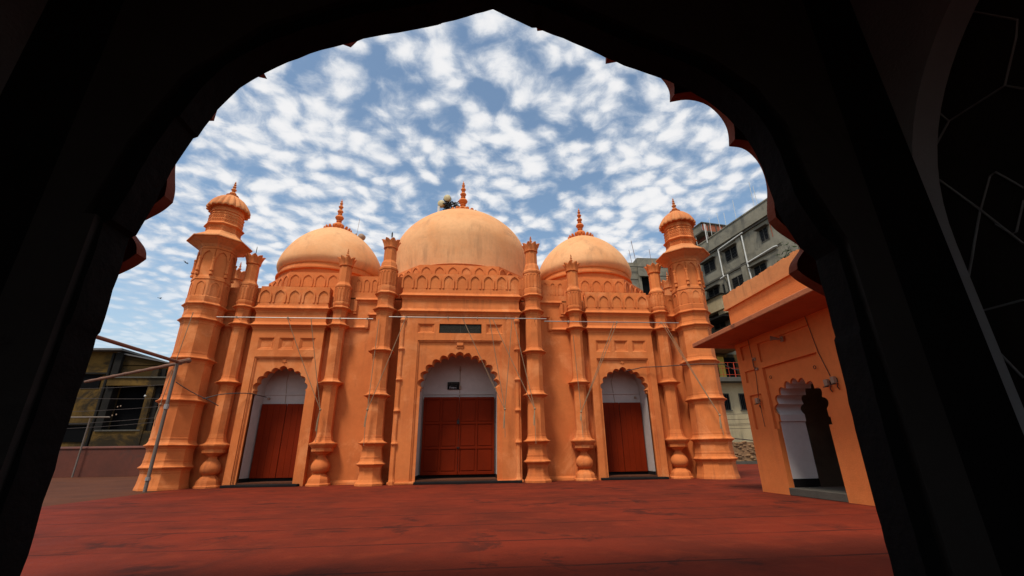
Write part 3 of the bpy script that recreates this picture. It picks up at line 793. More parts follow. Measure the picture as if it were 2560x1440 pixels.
for s in (-1, 1):
    ap = 2.08; cy = 3.6; t = ap * math.tan(pi / 8)
    oc = [(-t, cy - ap), (t, cy - ap), (ap, cy - t), (ap, cy + t), (t, cy + ap), (-t, cy + ap), (-ap, cy + t), (-ap, cy - t)]
    dome_base(s * 5.20, oc, 5.62, 6.89, .44, .38, .48, 6.36)
dome_base(-.08, [(-1.37, .70), (1.37, .70), (2.80, 2.10), (2.80, 5.1), (1.4, 6.45), (-1.4, 6.45), (-2.80, 5.1), (-2.80, 2.10)], 5.62, 6.93, .43, .38, .52, 6.38)

# ------------------------------------------------------------------ notice board in the central recess
nb = MB(); nb.box(-.40, -.02, 1.155, 1.18, 2.74, 2.98)
sg = nb.build('notice_board', BLACK); sg.location = (.03, 0, 0)
tag(sg, 'small black notice board with white Bengali lettering above the panelled red door', 'sign')
def text(body, size, x, z, y, mat, parent, name='lettering', rot=(pi / 2, 0, 0), align='CENTER'):
    cu = bpy.data.curves.new(name, 'FONT'); cu.body = body; cu.size = size; cu.align_x = align; cu.extrude = 0.001
    t = bpy.data.objects.new(name, cu); COL.objects.link(t)
    dg = bpy.context.evaluated_depsgraph_get(); me = bpy.data.meshes.new_from_object(t.evaluated_get(dg)); bpy.data.objects.remove(t)
    o = bpy.data.objects.new(name, me); COL.objects.link(o); me.materials.append(mat); o.parent = parent; o.location = (x, y, z); o.rotation_euler = rot
    return o
text("\u099c\u09c1\u09a4\u09be \u09aa\u09be\u09df\u09c7 \u09ae\u09b8\u099c\u09bf\u09a6\u09c7", .05, -.21, 2.905, 1.152, PALEMARK, sg)
text("\u09aa\u09cd\u09b0\u09ac\u09c7\u09b6 \u0995\u09b0\u09be", .05, -.21, 2.84, 1.152, PALEMARK, sg)
text("\u09bf\u09a8\u09c7\u09b7\u09a7\u0964", .085, -.22, 2.762, 1.152, SIGNWHITE, sg)

# ------------------------------------------------------------------ banner rods, ropes and cables on the facade
def rod(a, b, z, y, label, hooks):
    q = MB(); q.tube([(a, y, z), (b, y, z)], .015, 8)
    o = q.build('curtain_rod', STEEL); tag(o, label, 'rod', 'awning rods along the facade')
    h = MB()
    for x in hooks:
        h = MB(); h.tube([(x, y, z + .03), (x, y, z - .03)], .028, 8); h.tube([(x, y, z), (x, y + .25, z - .02)], .008, 6)
        h.build('bracket', LAMPGREY, o)
    return o
rod(-7.05, -2.58, 4.62, -.45, 'thin steel rod above the doorway near the pipe frame', (-6.5, -5.05, -3.55, -2.75))
rod(-2.12, 2.70, 4.69, -.45, 'thin steel rod passing above the black inscription plaque', (-1.6, -.35, .55, 1.45, 2.35))
rod(2.63, 6.98, 4.61, -.45, 'thin steel rod above the doorway nearest the grey apartment block', (3.4, 4.95, 6.4))

def sagline(a, b, sag, n=8):
    a, b = Vector(a), Vector(b); return [a.lerp(b, i / n) - Vector((0, 0, sag * 4 * (i / n) * (1 - i / n))) for i in range(n + 1)]
def rope(tops, knot, tail, label, extra=0):
    q = MB()
    for t in tops: q.tube(sagline(t, knot, .03), .0105, 5)
    k = Vector(knot); q.ball(knot, .035, 8, 5)
    for i in range(3):
        dx = random.uniform(-.02, .02); q.tube([k, k + Vector((dx - .02, -.01 - i * .008, -tail * .45)), k + Vector((dx * .5 - .035, -.01 - i * .008, -tail * .85))], .013, 5)
    q.tube([k, k + Vector((-.01, -.03, -tail * .5)), k + Vector((.0, -.03, -tail * (1.25 + extra)))], .008, 5)
    o = q.build('rope', ROPE); tag(o, label, 'rope', 'pulley ropes hanging from the rods'); return o
rope([(-5.05, -.45, 4.60), (-4.38, -.45, 4.60)], (-3.90, -.02, 2.02), .70, 'paired rope knotted on the pilaster right of the smaller door by the pipe frame')
rope([(-2.44, -.30, 4.66), (-1.62, -.45, 4.67)], (-2.49, -.42, 1.98), .55, 'rope tied against the octagonal pilaster left of the panelled door', .5)
rope([(-.35 + .45, -.45, 4.67), (.92, -.45, 4.67), (1.62, -.45, 4.67)], (1.39, -.30, 1.98), .62, 'rope bundle hanging over the edge of the central portal beside the panelled door')
rope([(1.02, -.45, 4.67), (1.66, -.45, 4.67)], (2.25, -.42, 1.98), .55, 'rope tied against the octagonal pilaster right of the panelled door', .5)
rope([(3.55, -.30, 4.2), (4.95, -.45, 4.60), (4.85, -.45, 4.60)], (3.72, .0, 1.92), .30, 'rope with a coiled bundle on the pilaster beside the smaller door near the apartment block', 1.2)
rope([(6.42, -.45, 4.60), (6.50, -.45, 4.60)], (7.72, -.62, 1.75), .45, 'thin rope slanting down to a dark bundle on the minaret near the apartment block')
rope([(-7.62, -.62, 4.70)], (-7.86, -.62, 2.12), .45, 'single rope hanging down the minaret beside the pipe frame')
def cable(pts, r, label, group=None, mat=CABLE, cat='cable'):
    q = MB(); q.tube(pts, r, 5); o = q.build('cable', mat); tag(o, label, cat, group); return o
cable(sagline((-7.62, -.62, 2.72), (-6.85, -.35, 2.28), .03) + [(-6.60, -.2, 2.12)], .012, 'dark cable drooping across the minaret above the pipe frame base')
cable([(-7.0, -.3, 2.30)] + sagline((-6.7, -.1, 2.44), (-6.05, .30, 2.52), -.02) + [(-5.75, .7, 2.46)], .014, 'dark cable running from the minaret into the doorway beside the pipe frame')
cable([(5.35, .30, 3.20), (5.9, .27, 3.32), (6.4, .1, 3.31), (7.3, -.62, 3.26), (8.1, -.66, 3.25), (8.42, -.55, 3.12), (8.9, -.9, 2.95)], .014, 'dark cable crossing from the scalloped doorway to the orange gatehouse side')

# ------------------------------------------------------------------ antennas on the domes
an = empty('antenna_cluster', (-.9, 4.4, 11.0)); tag(an, 'cluster of two cream radio dishes on dark struts atop the largest dome', 'antenna')
q = MB(); random.seed(3)
L = lambda x, y, z: (x + .9, y - 4.4, z - 11.0)
q.box(*[v for v in (.0 + -.10, .42, -.02, .3, -.10, .20)])
for i in range(60):
    a = Vector((random.uniform(-.16, .48), random.uniform(-.1, .3), random.uniform(.22, .75))); b = a + Vector((random.uniform(-.22, .22), random.uniform(-.1, .1), random.uniform(-.12, .25)))
    q.tube([a, b], random.uniform(.02, .042), 5)
q.tube([(.25, 0, .6), (.55, 0, .76)], .022, 5); q.ball((.56, 0, .77), .05, 8, 5); q.tube([(-.02, 0, -.2), (-.02, 0, .9)], .035, 6); q.tube([(.25, 0, -.2), (.2, 0, .7)], .03, 6)
q.build('strut_frame', DARKMET, an)
def dish(mb, c, r):
    n = 20; c = Vector(c); d = Vector((-.25, -1, -.1)).normalized(); e1 = d.cross(Vector((0, 0, 1))).normalized(); e2 = e1.cross(d)
    rings = []
    for (rr, dd) in ((.02, .06), (.6, .05), (.93, .025), (1.0, 0), (1.0, -.16), (.8, -.2), (.1, -.24)):
        rings.append([c + d * dd + e1 * (rr * r * cos(2 * pi * i / n)) + e2 * (rr * r * sin(2 * pi * i / n)) for i in range(n)])
    for A, B in zip(rings, rings[1:]): mb.strip(A, B, True)
for c in ((-.25, -.05, .62), (.02, -.08, .90)):
    q = MB(); dish(q, c, .165); q.build('dish', DISH, an, smooth=40)
q = MB(); q.box(-.40, -.30, -.05, .06, -.2, .47); q.build('panel_antenna', PVC, an)
an2 = empty('antenna', (-4.62, 3.8, 9.4)); tag(an2, 'single small round antenna with a whip mast on the smaller dome left of the largest', 'antenna')
q = MB(); q.tube([(0, 0, -.35), (0, 0, .24)], .04, 6); q.tube([(-.06, 0, .0), (.12, 0, .02)], .03, 6); q.tube([(.03, 0, .2), (.07, 0, .95)], .007, 4); q.box(-.08, .05, -.04, .04, -.12, .0); q.build('mast', LAMPGREY, an2)
q = MB(); dish(q, (.22, -.04, .10), .135); q.build('dish', LAMPGREY, an2, smooth=40)

# ------------------------------------------------------------------ orange gatehouse at the side of the courtyard
sb = empty('side_building', (6.2, -6.2, 0)); tag(sb, 'low orange building with a deep eave and white scalloped passage, right of the courtyard', 'building')
W = lambda u, v, d: (d, u + 6.2, v)          # u = world y, local origin at (6.2,-6.2)
def SB(m, u0, u1, d0, d1, z0, z1): m.box(d0, d1, u0 + 6.2, u1 + 6.2, z0, z1)
YA, YB = -8.6, -4.40; AC = -5.87; AH = .65
q = MB()
DD = .58
# recess list (sunk panels): (y0,y1,z0,z1)
SB(q, YB - .17, YB, 0, DD, 0, 2.95)                                     # corner strip
cols = [(-5.10, -4.57)]
SB(q, -4.97, YB - .17, .045, DD, 0.0 + 1.165, 2.95)                      # sunk column of small panels (back)
SB(q, -4.97, YB - .17, 0, DD, 0, 1.165)
for (za, zb) in ((1.835, 2.10), (2.33, 2.57), (2.86, 2.95)): SB(q, -4.97, YB - .17, 0, .046, za, zb)
SB(q, -5.16, -4.97, 0, DD, 0, 2.95)
SB(q, -6.64, -5.16, 0, DD, 2.31, 2.42); SB(q, -6.64, -5.16, .04, DD, 2.42, 2.80); SB(q, -6.64, -5.16, 0, DD, 2.80, 2.95)
SB(q, YA, -6.64, 0, DD, 0, 2.95)
SB(q, -5.219, -5.16, 0, DD, 0, 1.145); SB(q, -6.64, -6.521, 0, DD, 0, 1.145)
q.build('wall', SIDEO, sb)
# arch plate in the sunk frame
cp = cusped(AH - .03, 1.40, 1.93, 9, .46)
poly = [(-.77 + .03, 1.145), (-.77 + .03, 2.31), (.71, 2.31), (.71, 1.145), (AH, 1.145), (AH, 1.27), (AH - .03, 1.27)] + [(a, b) for a, b in cp[::-1]] + [(-AH + .03, 1.27), (-AH, 1.27), (-AH, 1.145)]
fr = lambda u, v, d: (d, -u + AC + 6.2, v)
q = MB(); q.prism(poly, fr, .06, .10); q.build('arch_panel', SIDEO, sb)
q = MB(); A = [(AH, .12), (AH, 1.16), (AH, 1.27), (AH - .03, 1.28)] + cp[::-1] + [(-AH + .03, 1.28), (-AH, 1.27), (-AH, 1.16), (-AH, .12)]
q.strip([fr(u * .99, v, .10) for u, v in A], [fr(u * .99, v, .60) for u, v in A]); 
q.strip([fr(u * .99, v, .10) for u, v in A], [fr(u * 1.25, v + (.3 if v > 1.3 else 0), .10) for u, v in A])
q.build('passage_lining', LINING, sb, smooth=28)
q = MB(); SB(q, -7.6, -4.45, 1.9, 2.0, 0, 2.95); SB(q, -7.6, -7.0, .91, 1.9, 0, 2.9); SB(q, -4.6, -4.45, .91, 1.9, 0, 2.9); SB(q, -7.6, -4.45, .91, 1.9, 2.55, 2.6)
q.split('inner_wall', GREY, sb)
q = MB(); SB(q, -6.52, -5.22, -.02, 2.0, 0, .125); q.build('step', GREYDARK, sb, bevel=.01)
q = MB(); SB(q, -6.50, -5.235, .05, .95, .125, .22); 
for o_ in (q,): pass
q = MB(); SB(q, -5.238, -5.22, .1, .60, .13, .27); SB(q, -6.52, -6.502, .1, .60, .13, .27); SB(q, -6.5, -5.24, 1.87, 1.9, .13, .30); q.split('black_skirting', BLACK, sb)
# eave slab (chajja): slopes out and down
q = MB()
pr_ = [(.0, 2.95), (-.74, 2.955), (-.80, 2.965), (-.80, 3.055), (-.70, 3.10), (.0, 3.26), (1.0, 3.26), (1.0, 2.95)]
ya, yb = YA - .4, -4.06
q.add([(a, yb + 6.2, z) for a, z in pr_] + [(a, ya + 6.2, z) for a, z in pr_], [tuple(range(8)), tuple(range(15, 7, -1))] + [(i, (i + 1) % 8, 8 + (i + 1) % 8, 8 + i) for i in range(8)])
q.build('eave', MOLDY, sb, bevel=.012)
q = MB(); SB(q, YA, -4.42, -.005, .5, 3.15, 3.80); q.build('parapet_base', SIDEO, sb)
q = MB(); moulding(q, [(.30, YB + 6.2 + .05), (-.045, YB + 6.2 + .05), (-.045, YA + 6.2)][::1], [(-.3, 3.76), (.02, 3.76), (.03, 3.79), (.0, 3.84), (0, 4.10), (-.03, 4.135), (-.3, 4.12)])
n_ = 30
par = MB(); SB(par, YA, YB + .06, -.035, .30, 3.80, 4.08)
for i in range(46):                                                    # crumbling uneven top course
    u0 = YA + (YB + .06 - YA) * i / 46; u1 = YA + (YB + .06 - YA) * (i + 1) / 46
    SB(par, u0, u1, -.034 + random.uniform(0, .01), .29, 4.07, 4.105 + random.uniform(0, .035))
SB(par, YA, YB + .075, -.055, .30, 3.765, 3.80)
par.build('parapet', MOLDY if False else CAPM, sb)
# its fittings
q = MB(); SB(q, -7.0, -6.9, 0, 0.02, 0, .01)
def fixture(name, y, z, label, kind):
    o = empty(name, (6.2, y, z)); q = MB()
    if kind == 'flood':
        q.box(-.075, -.02, -.038, .038, -.05, .055); q.build('housing', LAMPGREY, o, bevel=.008)
        q = MB(); q.box(-.03, .0, -.03, .03, -.03, .03); q.tube([(-.02, -.04, -.05), (-.06, -.055, -.11), (-.03, -.05, -.15), (-.02, -.02, -.11)], .007, 5); q.build('bracket', DARKMET, o)
        q = MB(); q.box(-.095, -.06, -.045, .045, -.068, -.056); q.build('visor', DARKMET, o)
    elif kind == 'spot':
        q.tube([(0, 0, 0), (-.08, 0, -.01), (-.11, 0, .0)], .016, 6); q.build('arm', LAMPGREY, o)
        q = MB(); q.tube([(-.06, .0, .0), (-.13, .045, .02), (-.18, .075, .03)], [.018, .032, .05], 10); q.build('lamp_head', LAMPGREY, o, smooth=40)
        q = MB(); q.box(-.015, 0, -.04, .04, -.05, .05); q.build('back_plate', LAMPGREY, o)
    else:
        q.tube([(-.02, 0, .09), (-.05, 0, .085), (-.05, .0, -.07), (-.02, -.03, -.11)], .012, 6); q.build('handle', RUST, o)
        q = MB(); q.box(-.025, 0, -.04, .04, .06, .12); q.box(-.03, 0, -.06, .01, -.14, -.09); q.build('mount', LAMPGREY, o)
    tag(o, label, 'lamp' if kind in ('flood', 'spot') else 'bracket'); return o
fixture('flood_lamp', -4.87, 1.70, 'small pale floodlight beside the narrow sunk panel on the orange gatehouse', 'flood')
fixture('flood_lamp', -6.75, 1.78, 'pale floodlight of the close pair near the black arch edge', 'flood')
fixture('flood_lamp', -6.90, 1.80, 'floodlight with a dark visor, nearer the black arch of the close pair', 'flood')
fixture('spot_lamp', -5.91, 2.72, 'spot lamp under the deep eave above the scalloped passage', 'spot')
fixture('wall_bracket', -4.99, 2.43, 'rusty loop bracket on the orange wall under the eave', 'bracket')
for y, z, l in ((-5.33, 2.10, 'tiny iron ring left of the white passage top'), (-6.50, 2.08, 'tiny iron ring right of the white passage top')):
    q = MB(); q.tube([(-.02 - .0, .028 * cos(t), .028 * sin(t)) for t in [k * pi / 5 for k in range(10)]], .006, 5, True); o = q.build('iron_ring', DARKMET); o.location = (6.26 - .02, y, z); tag(o, l, 'ring')
cable([(6.18, -4.93, 2.95), (6.185, -4.95, 2.2), (6.185, -4.88, 1.75), (6.185, -4.90, 1.2)], .006, 'thin wire running down the orange wall past the loop bracket')
cable([(6.18, -6.62, 2.95), (6.185, -6.7, 2.3), (6.185, -6.82, 1.88)], .006, 'thin wire running down the orange wall to the close pair of floodlights')

# ------------------------------------------------------------------ grey apartment block
O_ = Vector((24.2, 28.1, 0)); ang = radians(9.5)
ab = empty('apartment_block', O_); ab.rotation_euler = (0, 0, 0)
tag(ab, 'unfinished grey cement apartment block with barred windows and white drain pipes', 'building')
AX = Vector((sin(ang), -cos(ang), 0)); NX = Vector((-cos(ang), -sin(ang), 0)); K = 1.63
def AB(m, s0, s1, d0, d1, z0, z1):
    """box in facade coordinates: s along, d outward, z"""
    vs = [AX * s + NX * d + Vector((0, 0, z)) for z in (z0, z1) for d in (d0, d1) for s in (s0, s1)]
    m.add(vs, [(0, 2, 3, 1), (4, 5, 7, 6), (0, 1, 5, 4), (2, 6, 7, 3), (0, 4, 6, 2), (1, 3, 7, 5)])
ZK = lambda z: .78 + (z - .78) * K
S1 = 10.75
q = MB(); AB(q, -6, S1, -10, 0, 0, ZK(12.45)); q.build('wall', GREY, ab)
q = MB(); AB(q, .45, S1 + .3, -10, .30, ZK(12.47), ZK(13.25)); AB(q, .40, S1 + .35, -10, .36, ZK(13.25), ZK(13.32)); q.build('roof_parapet', GREY, ab)
q = MB()
for z in (12.40, 10.60, 9.42): AB(q, -6, S1 + .02, 0, .16 if z > 11 else .10, ZK(z) - .10, ZK(z) + .07)
q.split('floor_band', GREYDARK, ab)
q = MB()
for (a, b) in ((-.1, .42), (3.72, 3.98), (6.15, 6.75), (10.3, 10.75)):
    for (za, zb) in ((9.5, 10.52), (10.68, 12.3)): AB(q, a, b, 0, .12, ZK(za), ZK(zb))
q.split('pier', GREY, ab)
def ab_window(s0, s1, z0, z1, hood=True):
    q = MB(); AB(q, s0, s1, -.5, .012, ZK(z0), ZK(z1)); o = q.build('window', VOID, ab)
    f = MB(); w_ = .05
    AB(f, s0, s0 + w_, .0, .05, ZK(z0), ZK(z1)); AB(f, s1 - w_, s1, .0, .05, ZK(z0), ZK(z1)); AB(f, s0 + w_, s1 - w_, 0, .05, ZK(z0), ZK(z0) + w_); AB(f, s0 + w_, s1 - w_, 0, .05, ZK(z1) - w_, ZK(z1))
    AB(f, (s0 + s1) / 2 - .03, (s0 + s1) / 2 + .03, 0, .049, ZK(z0) + w_, ZK(z1) - w_)
    f.build('frame', GREYDARK, o)
    b = MB(); n = 11
    for i in range(1, n): 
        s = s0 + (s1 - s0) * i / n; AB(b, s - .012, s + .012, .02, .045, ZK(z0) + .05, ZK(z1) - .05)
    for k in (.28, .5, .72): AB(b, s0, s1, .03, .05, ZK(z0) + (ZK(z1) - ZK(z0)) * k - .012, ZK(z0) + (ZK(z1) - ZK(z0)) * k + .012)
    b.build('grille', DARKMET, o)
    if hood:
        h = MB(); AB(h, s0 - .22, s1 + .22, 0, .42, ZK(z1) + .02, ZK(z1) + .10); h.build('hood', GREYDARK, o)
for (a, b) in ((1.22, 2.95), (4.45, 6.05), (8.90, 9.82)): ab_window(a, b, 11.23, 11.98)
for (a, b, h) in ((1.25, 2.80, True), (4.65, 6.28, False), (7.45, 8.85, True)): ab_window(a, b, 9.42 if a < 2 else 9.5, 10.16, h)
ab_window(3.35, 4.1, 9.5, 10.1, False); ab_window(-1.2, -.25, 11.2, 12.0, False)
for (a, b) in ((1.25, 2.8), (4.65, 6.28), (7.45, 8.85)): ab_window(a, b, 7.6, 8.4)
# drain pipes
def pipe(pts):
    q = MB(); q.tube([AX * s + NX * d + Vector((0, 0, ZK(z))) for s, d, z in pts], .065, 8); q.build('drain_pipe', PVC, ab, smooth=50)
pipe([(3.92, .24, 12.25), (3.94, .24, 10.62), (4.0, .24, 10.46), (4.50, .24, 10.46), (4.52, .24, 8.3)])
pipe([(3.5, .24, 10.44), (3.98, .24, 10.46)])
pipe([(7.12, .24, 12.22), (7.12, .24, 10.5), (7.25, .24, 8.6)]); pipe([(7.14, .26, 10.52), (10.2, .26, 10.62), (10.55, .26, 10.58)]); pipe([(4.0, .24, 12.24), (6.9, .24, 12.34), (7.3, .24, 12.36)])
# roof hut with brick parapet, rods
q = MB(); AB(q, -1.5, 1.3, -7.0, -.9, ZK(13.0), 22.55); q.build('stair_room', BRICKRED, ab)
q = MB(); AB(q, -1.8, 2.0, -9.0, 0.0, 22.56, 22.70); q.build('roof_slab', GREYDARK, ab)
q = MB(); AB(q, -1.8, 1.80, -.16, -.02, 22.71, 23.52); q.build('end_wall', GREY, ab)
q = MB(); AB(q, 1.82, 1.96, -9.0, -.17, 22.71, 23.50); q.build('brick_parapet', BRICKWALL, ab)
for i in range(8):
    q = MB(); AB(q, 1.965, 2.02, -.9 - i * .95, -.78 - i * .95, 22.71, 23.55); q.build('parapet_post', GREYDARK, ab)
q = MB(); AB(q, 1.76, 2.06, -9.05, -.0, 23.56, 23.68); AB(q, -1.85, 1.755, -.22, .05, 23.53, 23.66); q.split('coping', GREYDARK, ab)
q = MB(); AB(q, 10.12, 10.72, .0, .02, ZK(11.25), ZK(12.05)); q.build('brick_patch', BRICKWALL, ab)
q = MB()
for s, h in ((.75, 1.0), (2.5, 1.3), (3.1, 1.6), (4.4, 1.5), (5.2, 1.2), (6.6, 1.6), (8.9, 2.0), (9.3, 1.5)): 
    a = AX * s + NX * -.1 + Vector((0, 0, ZK(13.3))); q.tube([a, a + Vector((random.uniform(-.06, .06), 0, h * 1.5))], .022, 5)
for (s, za, zb) in ((.9, 12.6, 14.0), (2.9, 13.0, 14.35)):
    a = AX * s + NX * .44 + Vector((0, 0, ZK(za))); q.tube([a, a + Vector((0, 0, (zb - za) * K))], .05, 6)
q.split('roof_rod', PVC, ab)
q = MB(); AB(q, 1.0, 4.0, 0, 1.0, ZK(8.45), ZK(9.3)); AB(q, 3.0, 4.1, .0, .8, ZK(8.2), ZK(8.45)); q.split('cream_bay', CREAM, ab)
q = MB(); AB(q, .8, 4.2, 0, 1.15, ZK(9.3), ZK(9.36)); AB(q, .6, 4.4, 0, 1.6, ZK(7.9), ZK(8.0)); q.split('bay_ledge', SOOT, ab)

# grey unfinished tower behind the dome
tb = empty('concrete_tower', (17.2, 24, 0)); tag(tb, 'raw grey concrete tower with one black opening, behind the smaller dome beside the apartment block', 'building')
q = MB(); q.box(-2.4, -1.25, 0, 6, 0, 17.75); q.box(-1.25, 4.2, -.25, 6, 16.35, 18.15); q.box(-1.25, -1.0, -.2, 6, 0, 16.35); q.box(-.25 + .0, 4.2, -.2, 6, 0, 16.35); q.box(-1.0, -.25, .3, 6, 0, 16.35); q.build('wall', GREY, tb)
q = MB(); q.box(-.99, -.26, -.0, .29, 14.0, 16.2); q.build('opening', VOID, tb)
q = MB(); q.box(-1.2, -.05, -.42, -.25, 16.22, 16.33); q.build('lintel', GREY, tb)
q = MB(); q.box(-2.3, 4.1, -.28, -.2, 17.2, 17.26); q.box(-2.41, -1.26, -.03, .0, 16.0, 16.06); q.split('joint_band', GREYDARK, tb)
q = MB(); q.tube([(-1.2, .2, 18.1), (-1.42, .2, 20.2)], .025, 5); q.tube([(-1.6, .2, 17.7), (-1.75, .2, 19.2)], .022, 5); q.tube([(.35, .2, 18.1), (.3, .2, 19.3)], .02, 5); q.split('rebar', RUST, tb)

# cream house seen between minaret and gatehouse
ch = empty('cream_house', (18.5, 17, 0)); tag(ch, 'dirty cream house with a red balcony rail, between the minaret and the orange gatehouse', 'house')
q = MB(); q.box(-3, 4.2, 0, 6, 0, 5.3); q.build('wall', CREAM, ch)
q = MB(); q.box(-3, 4.2, .8, 6, 5.55, 7.55); q.build('upper_wall', OCHRE, ch)
q = MB(); q.box(.22, .72, .76, .84, 5.7, 7.35); q.build('yellow_pillar', YELLOW, ch)
q = MB(); q.box(-1.2, .2, .77, .83, 5.6, 7.3); q.box(.75, 1.6, .77, .83, 5.6, 7.3); q.split('balcony_opening', VOID, ch)
q = MB(); q.box(-3.2, 4.4, -.9, 6.1, 5.28, 5.58); q.build('balcony_slab', GREYDARK, ch, bevel=.02)
q = MB(); q.box(-3.2, 1.25, -1.1, 6.1, 7.62, 8.45); q.build('roof_slab', RUBBLE, ch, bevel=.03)
q = MB()
for z in (5.75, 6.2, 6.6): q.tube([(-1.0, -.85, z), (1.5, -.85, z)], .014, 5)
for x in [-.9 + .44 * i for i in range(6)]: q.tube([(x, -.85, 5.58), (x, -.85, 6.6)], .012 if x < 0 or x > .5 else .03, 5)
q.build('balcony_rail', REDRAIL, ch)
for (a, b) in ((-.75, .10), (.92, 1.75)):
    q = MB(); q.box(a, b, -.012, .3, 3.42, 4.52); o = q.build('window', VOID, ch)
    f = MB(); f.box(a - .05, a, -.05, .02, 3.4, 4.55); f.box(b, b + .05, -.05, .02, 3.4, 4.55); f.box(a, b, -.05, .02, 4.5, 4.56); f.box(a - .1, b + .1, -.09, .02, 3.36, 3.42)
    f.build('frame', GREYDARK, o)
    b_ = MB()
    for i in range(1, 6): x = a + (b - a) * i / 6; b_.box(x - .012, x + .012, -.03, -.014, 3.43, 4.5)
    b_.build('grille', DARKMET, o)
ac = empty('air_conditioner', (19.62, 16.1, 6.95)); tag(ac, 'pale boxed outdoor unit hung by the red balcony rail', 'air conditioner')
q = MB(); q.box(-.1, .9, -.35, 0, -.32, .32); q.build('casing', LAMPGREY, ac, bevel=.02)
q = MB(); q.tube([(.35 + .22 * cos(t), -.36, .22 * sin(t)) for t in [k * pi / 8 for k in range(16)]], .02, 5, True); q.tube([(.35 + .11 * cos(t), -.36, .11 * sin(t)) for t in [k * pi / 8 for k in range(16)]], .015, 5, True); q.build('fan_guard', GREYDARK, ac)
q = MB(); q.box(-.06, .86, -.345, -.34, -.28, .28)
for i, z in enumerate((3.15, 2.80, 2.50, 2.42, 2.20)):
    cable(sagline((16.6, 16.4, z - .05), (22.0, 16.4, z + .12), .08), .014, 'dark wire strung across the front of the cream house', 'wires strung in front of the cream house')
# rubble wall
q = MB(); random.seed(5)
q.box(13.5, 19.5, 13.0, 13.4, 0, 1.22)
for i in range(200):
    x = random.uniform(13.5, 19.4); z = random.uniform(0.05, 1.25); s = random.uniform(.05, .13)
    q.rev([(s * .5, -s * .5), (s, -s * .2), (s, s * .25), (s * .5, s * .5)], 6, (0, 0), random.uniform(0, 1)); k = 24
    for j in range(len(q.v) - k, len(q.v)): vx = q.v[j]; q.v[j] = (vx[0] * 1.3 + x, vx[1] * .7 + 13.0, vx[2] + z)
o = q.build('rubble_wall', RUBBLE); tag(o, 'low rough rubble wall at the foot of the cream house', 'wall')
q = MB(); q.box(13.5, 19.5, 12.7, 13.0, 0, .16); o = q.build('kerb', GREYDARK); tag(o, kind='structure')
cable([(15.8, 13.1, 1.30), (16.2, 13.1, 1.42), (16.8, 13.1, 1.36), (17.4, 13.1, 1.30)], .03, 'dark hose lying along the top of the rubble wall')

# dark tree behind the gatehouse
tr = empty('tree', (14.95, 3.0, 0)); tag(tr, 'dark green tree showing between the apartment block and the orange gatehouse parapet', 'tree')
q = MB(); q.tube([(0, 0, 0), (.1, 0, 4), (.0, .1, 8.6)], [.28, .2, .1], 8)
for i in range(7):
    a = i * .9; q.tube([(0, 0, 6 + i * .3), (0.7 * cos(a), 0.7 * sin(a), 7.4 + i * .2)], [.09, .03], 5)
q.build('trunk', BARKM, tr)
q = MB(); random.seed(11)
for c in range(60):
    a = random.uniform(0, 2 * pi); r = .85 * random.random() ** .5; cz = 8.3 + random.gauss(0, .45); cc = Vector((r * cos(a), r * sin(a), cz))
    for l in range(42):
        p = cc + Vector((random.gauss(0, .25), random.gauss(0, .25), random.gauss(0, .2))); d = Vector((random.gauss(0, 1), random.gauss(0, 1), random.gauss(-.3, .7))).normalized(); e = d.orthogonal().normalized(); s = random.uniform(.07, .14)
        q.add([p, p + d * s + e * s * .4, p + d * s * 2, p + d * s - e * s * .4], [(0, 1, 2, 3)])
q.build('crown', LEAFM, tr)

# ------------------------------------------------------------------ left: boundary wall, old ochre building, pipe frames
q = MB(); q.box(-26, -10.5, 10.4, 10.8, 0, 1.27)
n = 24
for i in range(n):
    a = pi * i / (n - 1)
pts = [(10.4 + .2 - .24 * cos(pi * i / 8), 1.25 + .10 * sin(pi * i / 8)) for i in range(9)]
q.add([(-26, y, z) for y, z in pts] + [(-10.5, y, z) for y, z in pts], [(i, i + 1, 9 + i + 1, 9 + i) for i in range(8)])
o = q.build('boundary_wall', BRICKRED); tag(o, 'low weathered red boundary wall with a rounded top beside the terrace', 'wall')

ob = empty('ochre_building', (-20.5, 16, 0)); tag(ob, 'derelict mould-stained ochre building with a large black opening behind the boundary wall', 'building')
B = lambda m, x0, x1, d0, d1, z0, z1: m.box(x0 + 20.5, x1 + 20.5, d0, d1, z0, z1)
q = MB(); B(q, -21.5, -18.0, .0, 5, 5.0, 6.25); q.build('upper_wall', OLIVE, ob)
q = MB(); q.add([(-21.75 + 20.5, -.15, 7.06), (-17.8 + 20.5, -.15, 6.28), (-17.8 + 20.5, 5, 6.28), (-21.75 + 20.5, 5, 7.06), (-21.75 + 20.5, -.15, 6.98), (-17.8 + 20.5, -.15, 6.20), (-17.8 + 20.5, 5, 6.20), (-21.75 + 20.5, 5, 6.98)], [(0, 1, 2, 3), (7, 6, 5, 4), (0, 4, 5, 1), (1, 5, 6, 2), (2, 6, 7, 3), (3, 7, 4, 0)])
q.build('tin_roof', TIN, ob)
q = MB(); q.add([(-21.6 + 20.5, 0, 6.2), (-18.0 + 20.5, 0, 6.2), (-18.0 + 20.5, 0, 6.25), (-21.6 + 20.5, 0, 6.95), (-21.6 + 20.5, .2, 6.2), (-18.0 + 20.5, .2, 6.2), (-18.0 + 20.5, .2, 6.25), (-21.6 + 20.5, .2, 6.95)], [(0, 1, 2, 3), (4, 7, 6, 5), (0, 3, 7, 4), (1, 5, 6, 2), (2, 6, 7, 3), (0, 4, 5, 1)]); q.build('gable', OLIVE, ob)
q = MB(); B(q, -21.7, -18.1, -.35, .2, 4.95, 5.40); B(q, -21.7, -18.1, -.25, .2, 0, 2.30); q.split('sill_wall', OCHRE, ob)
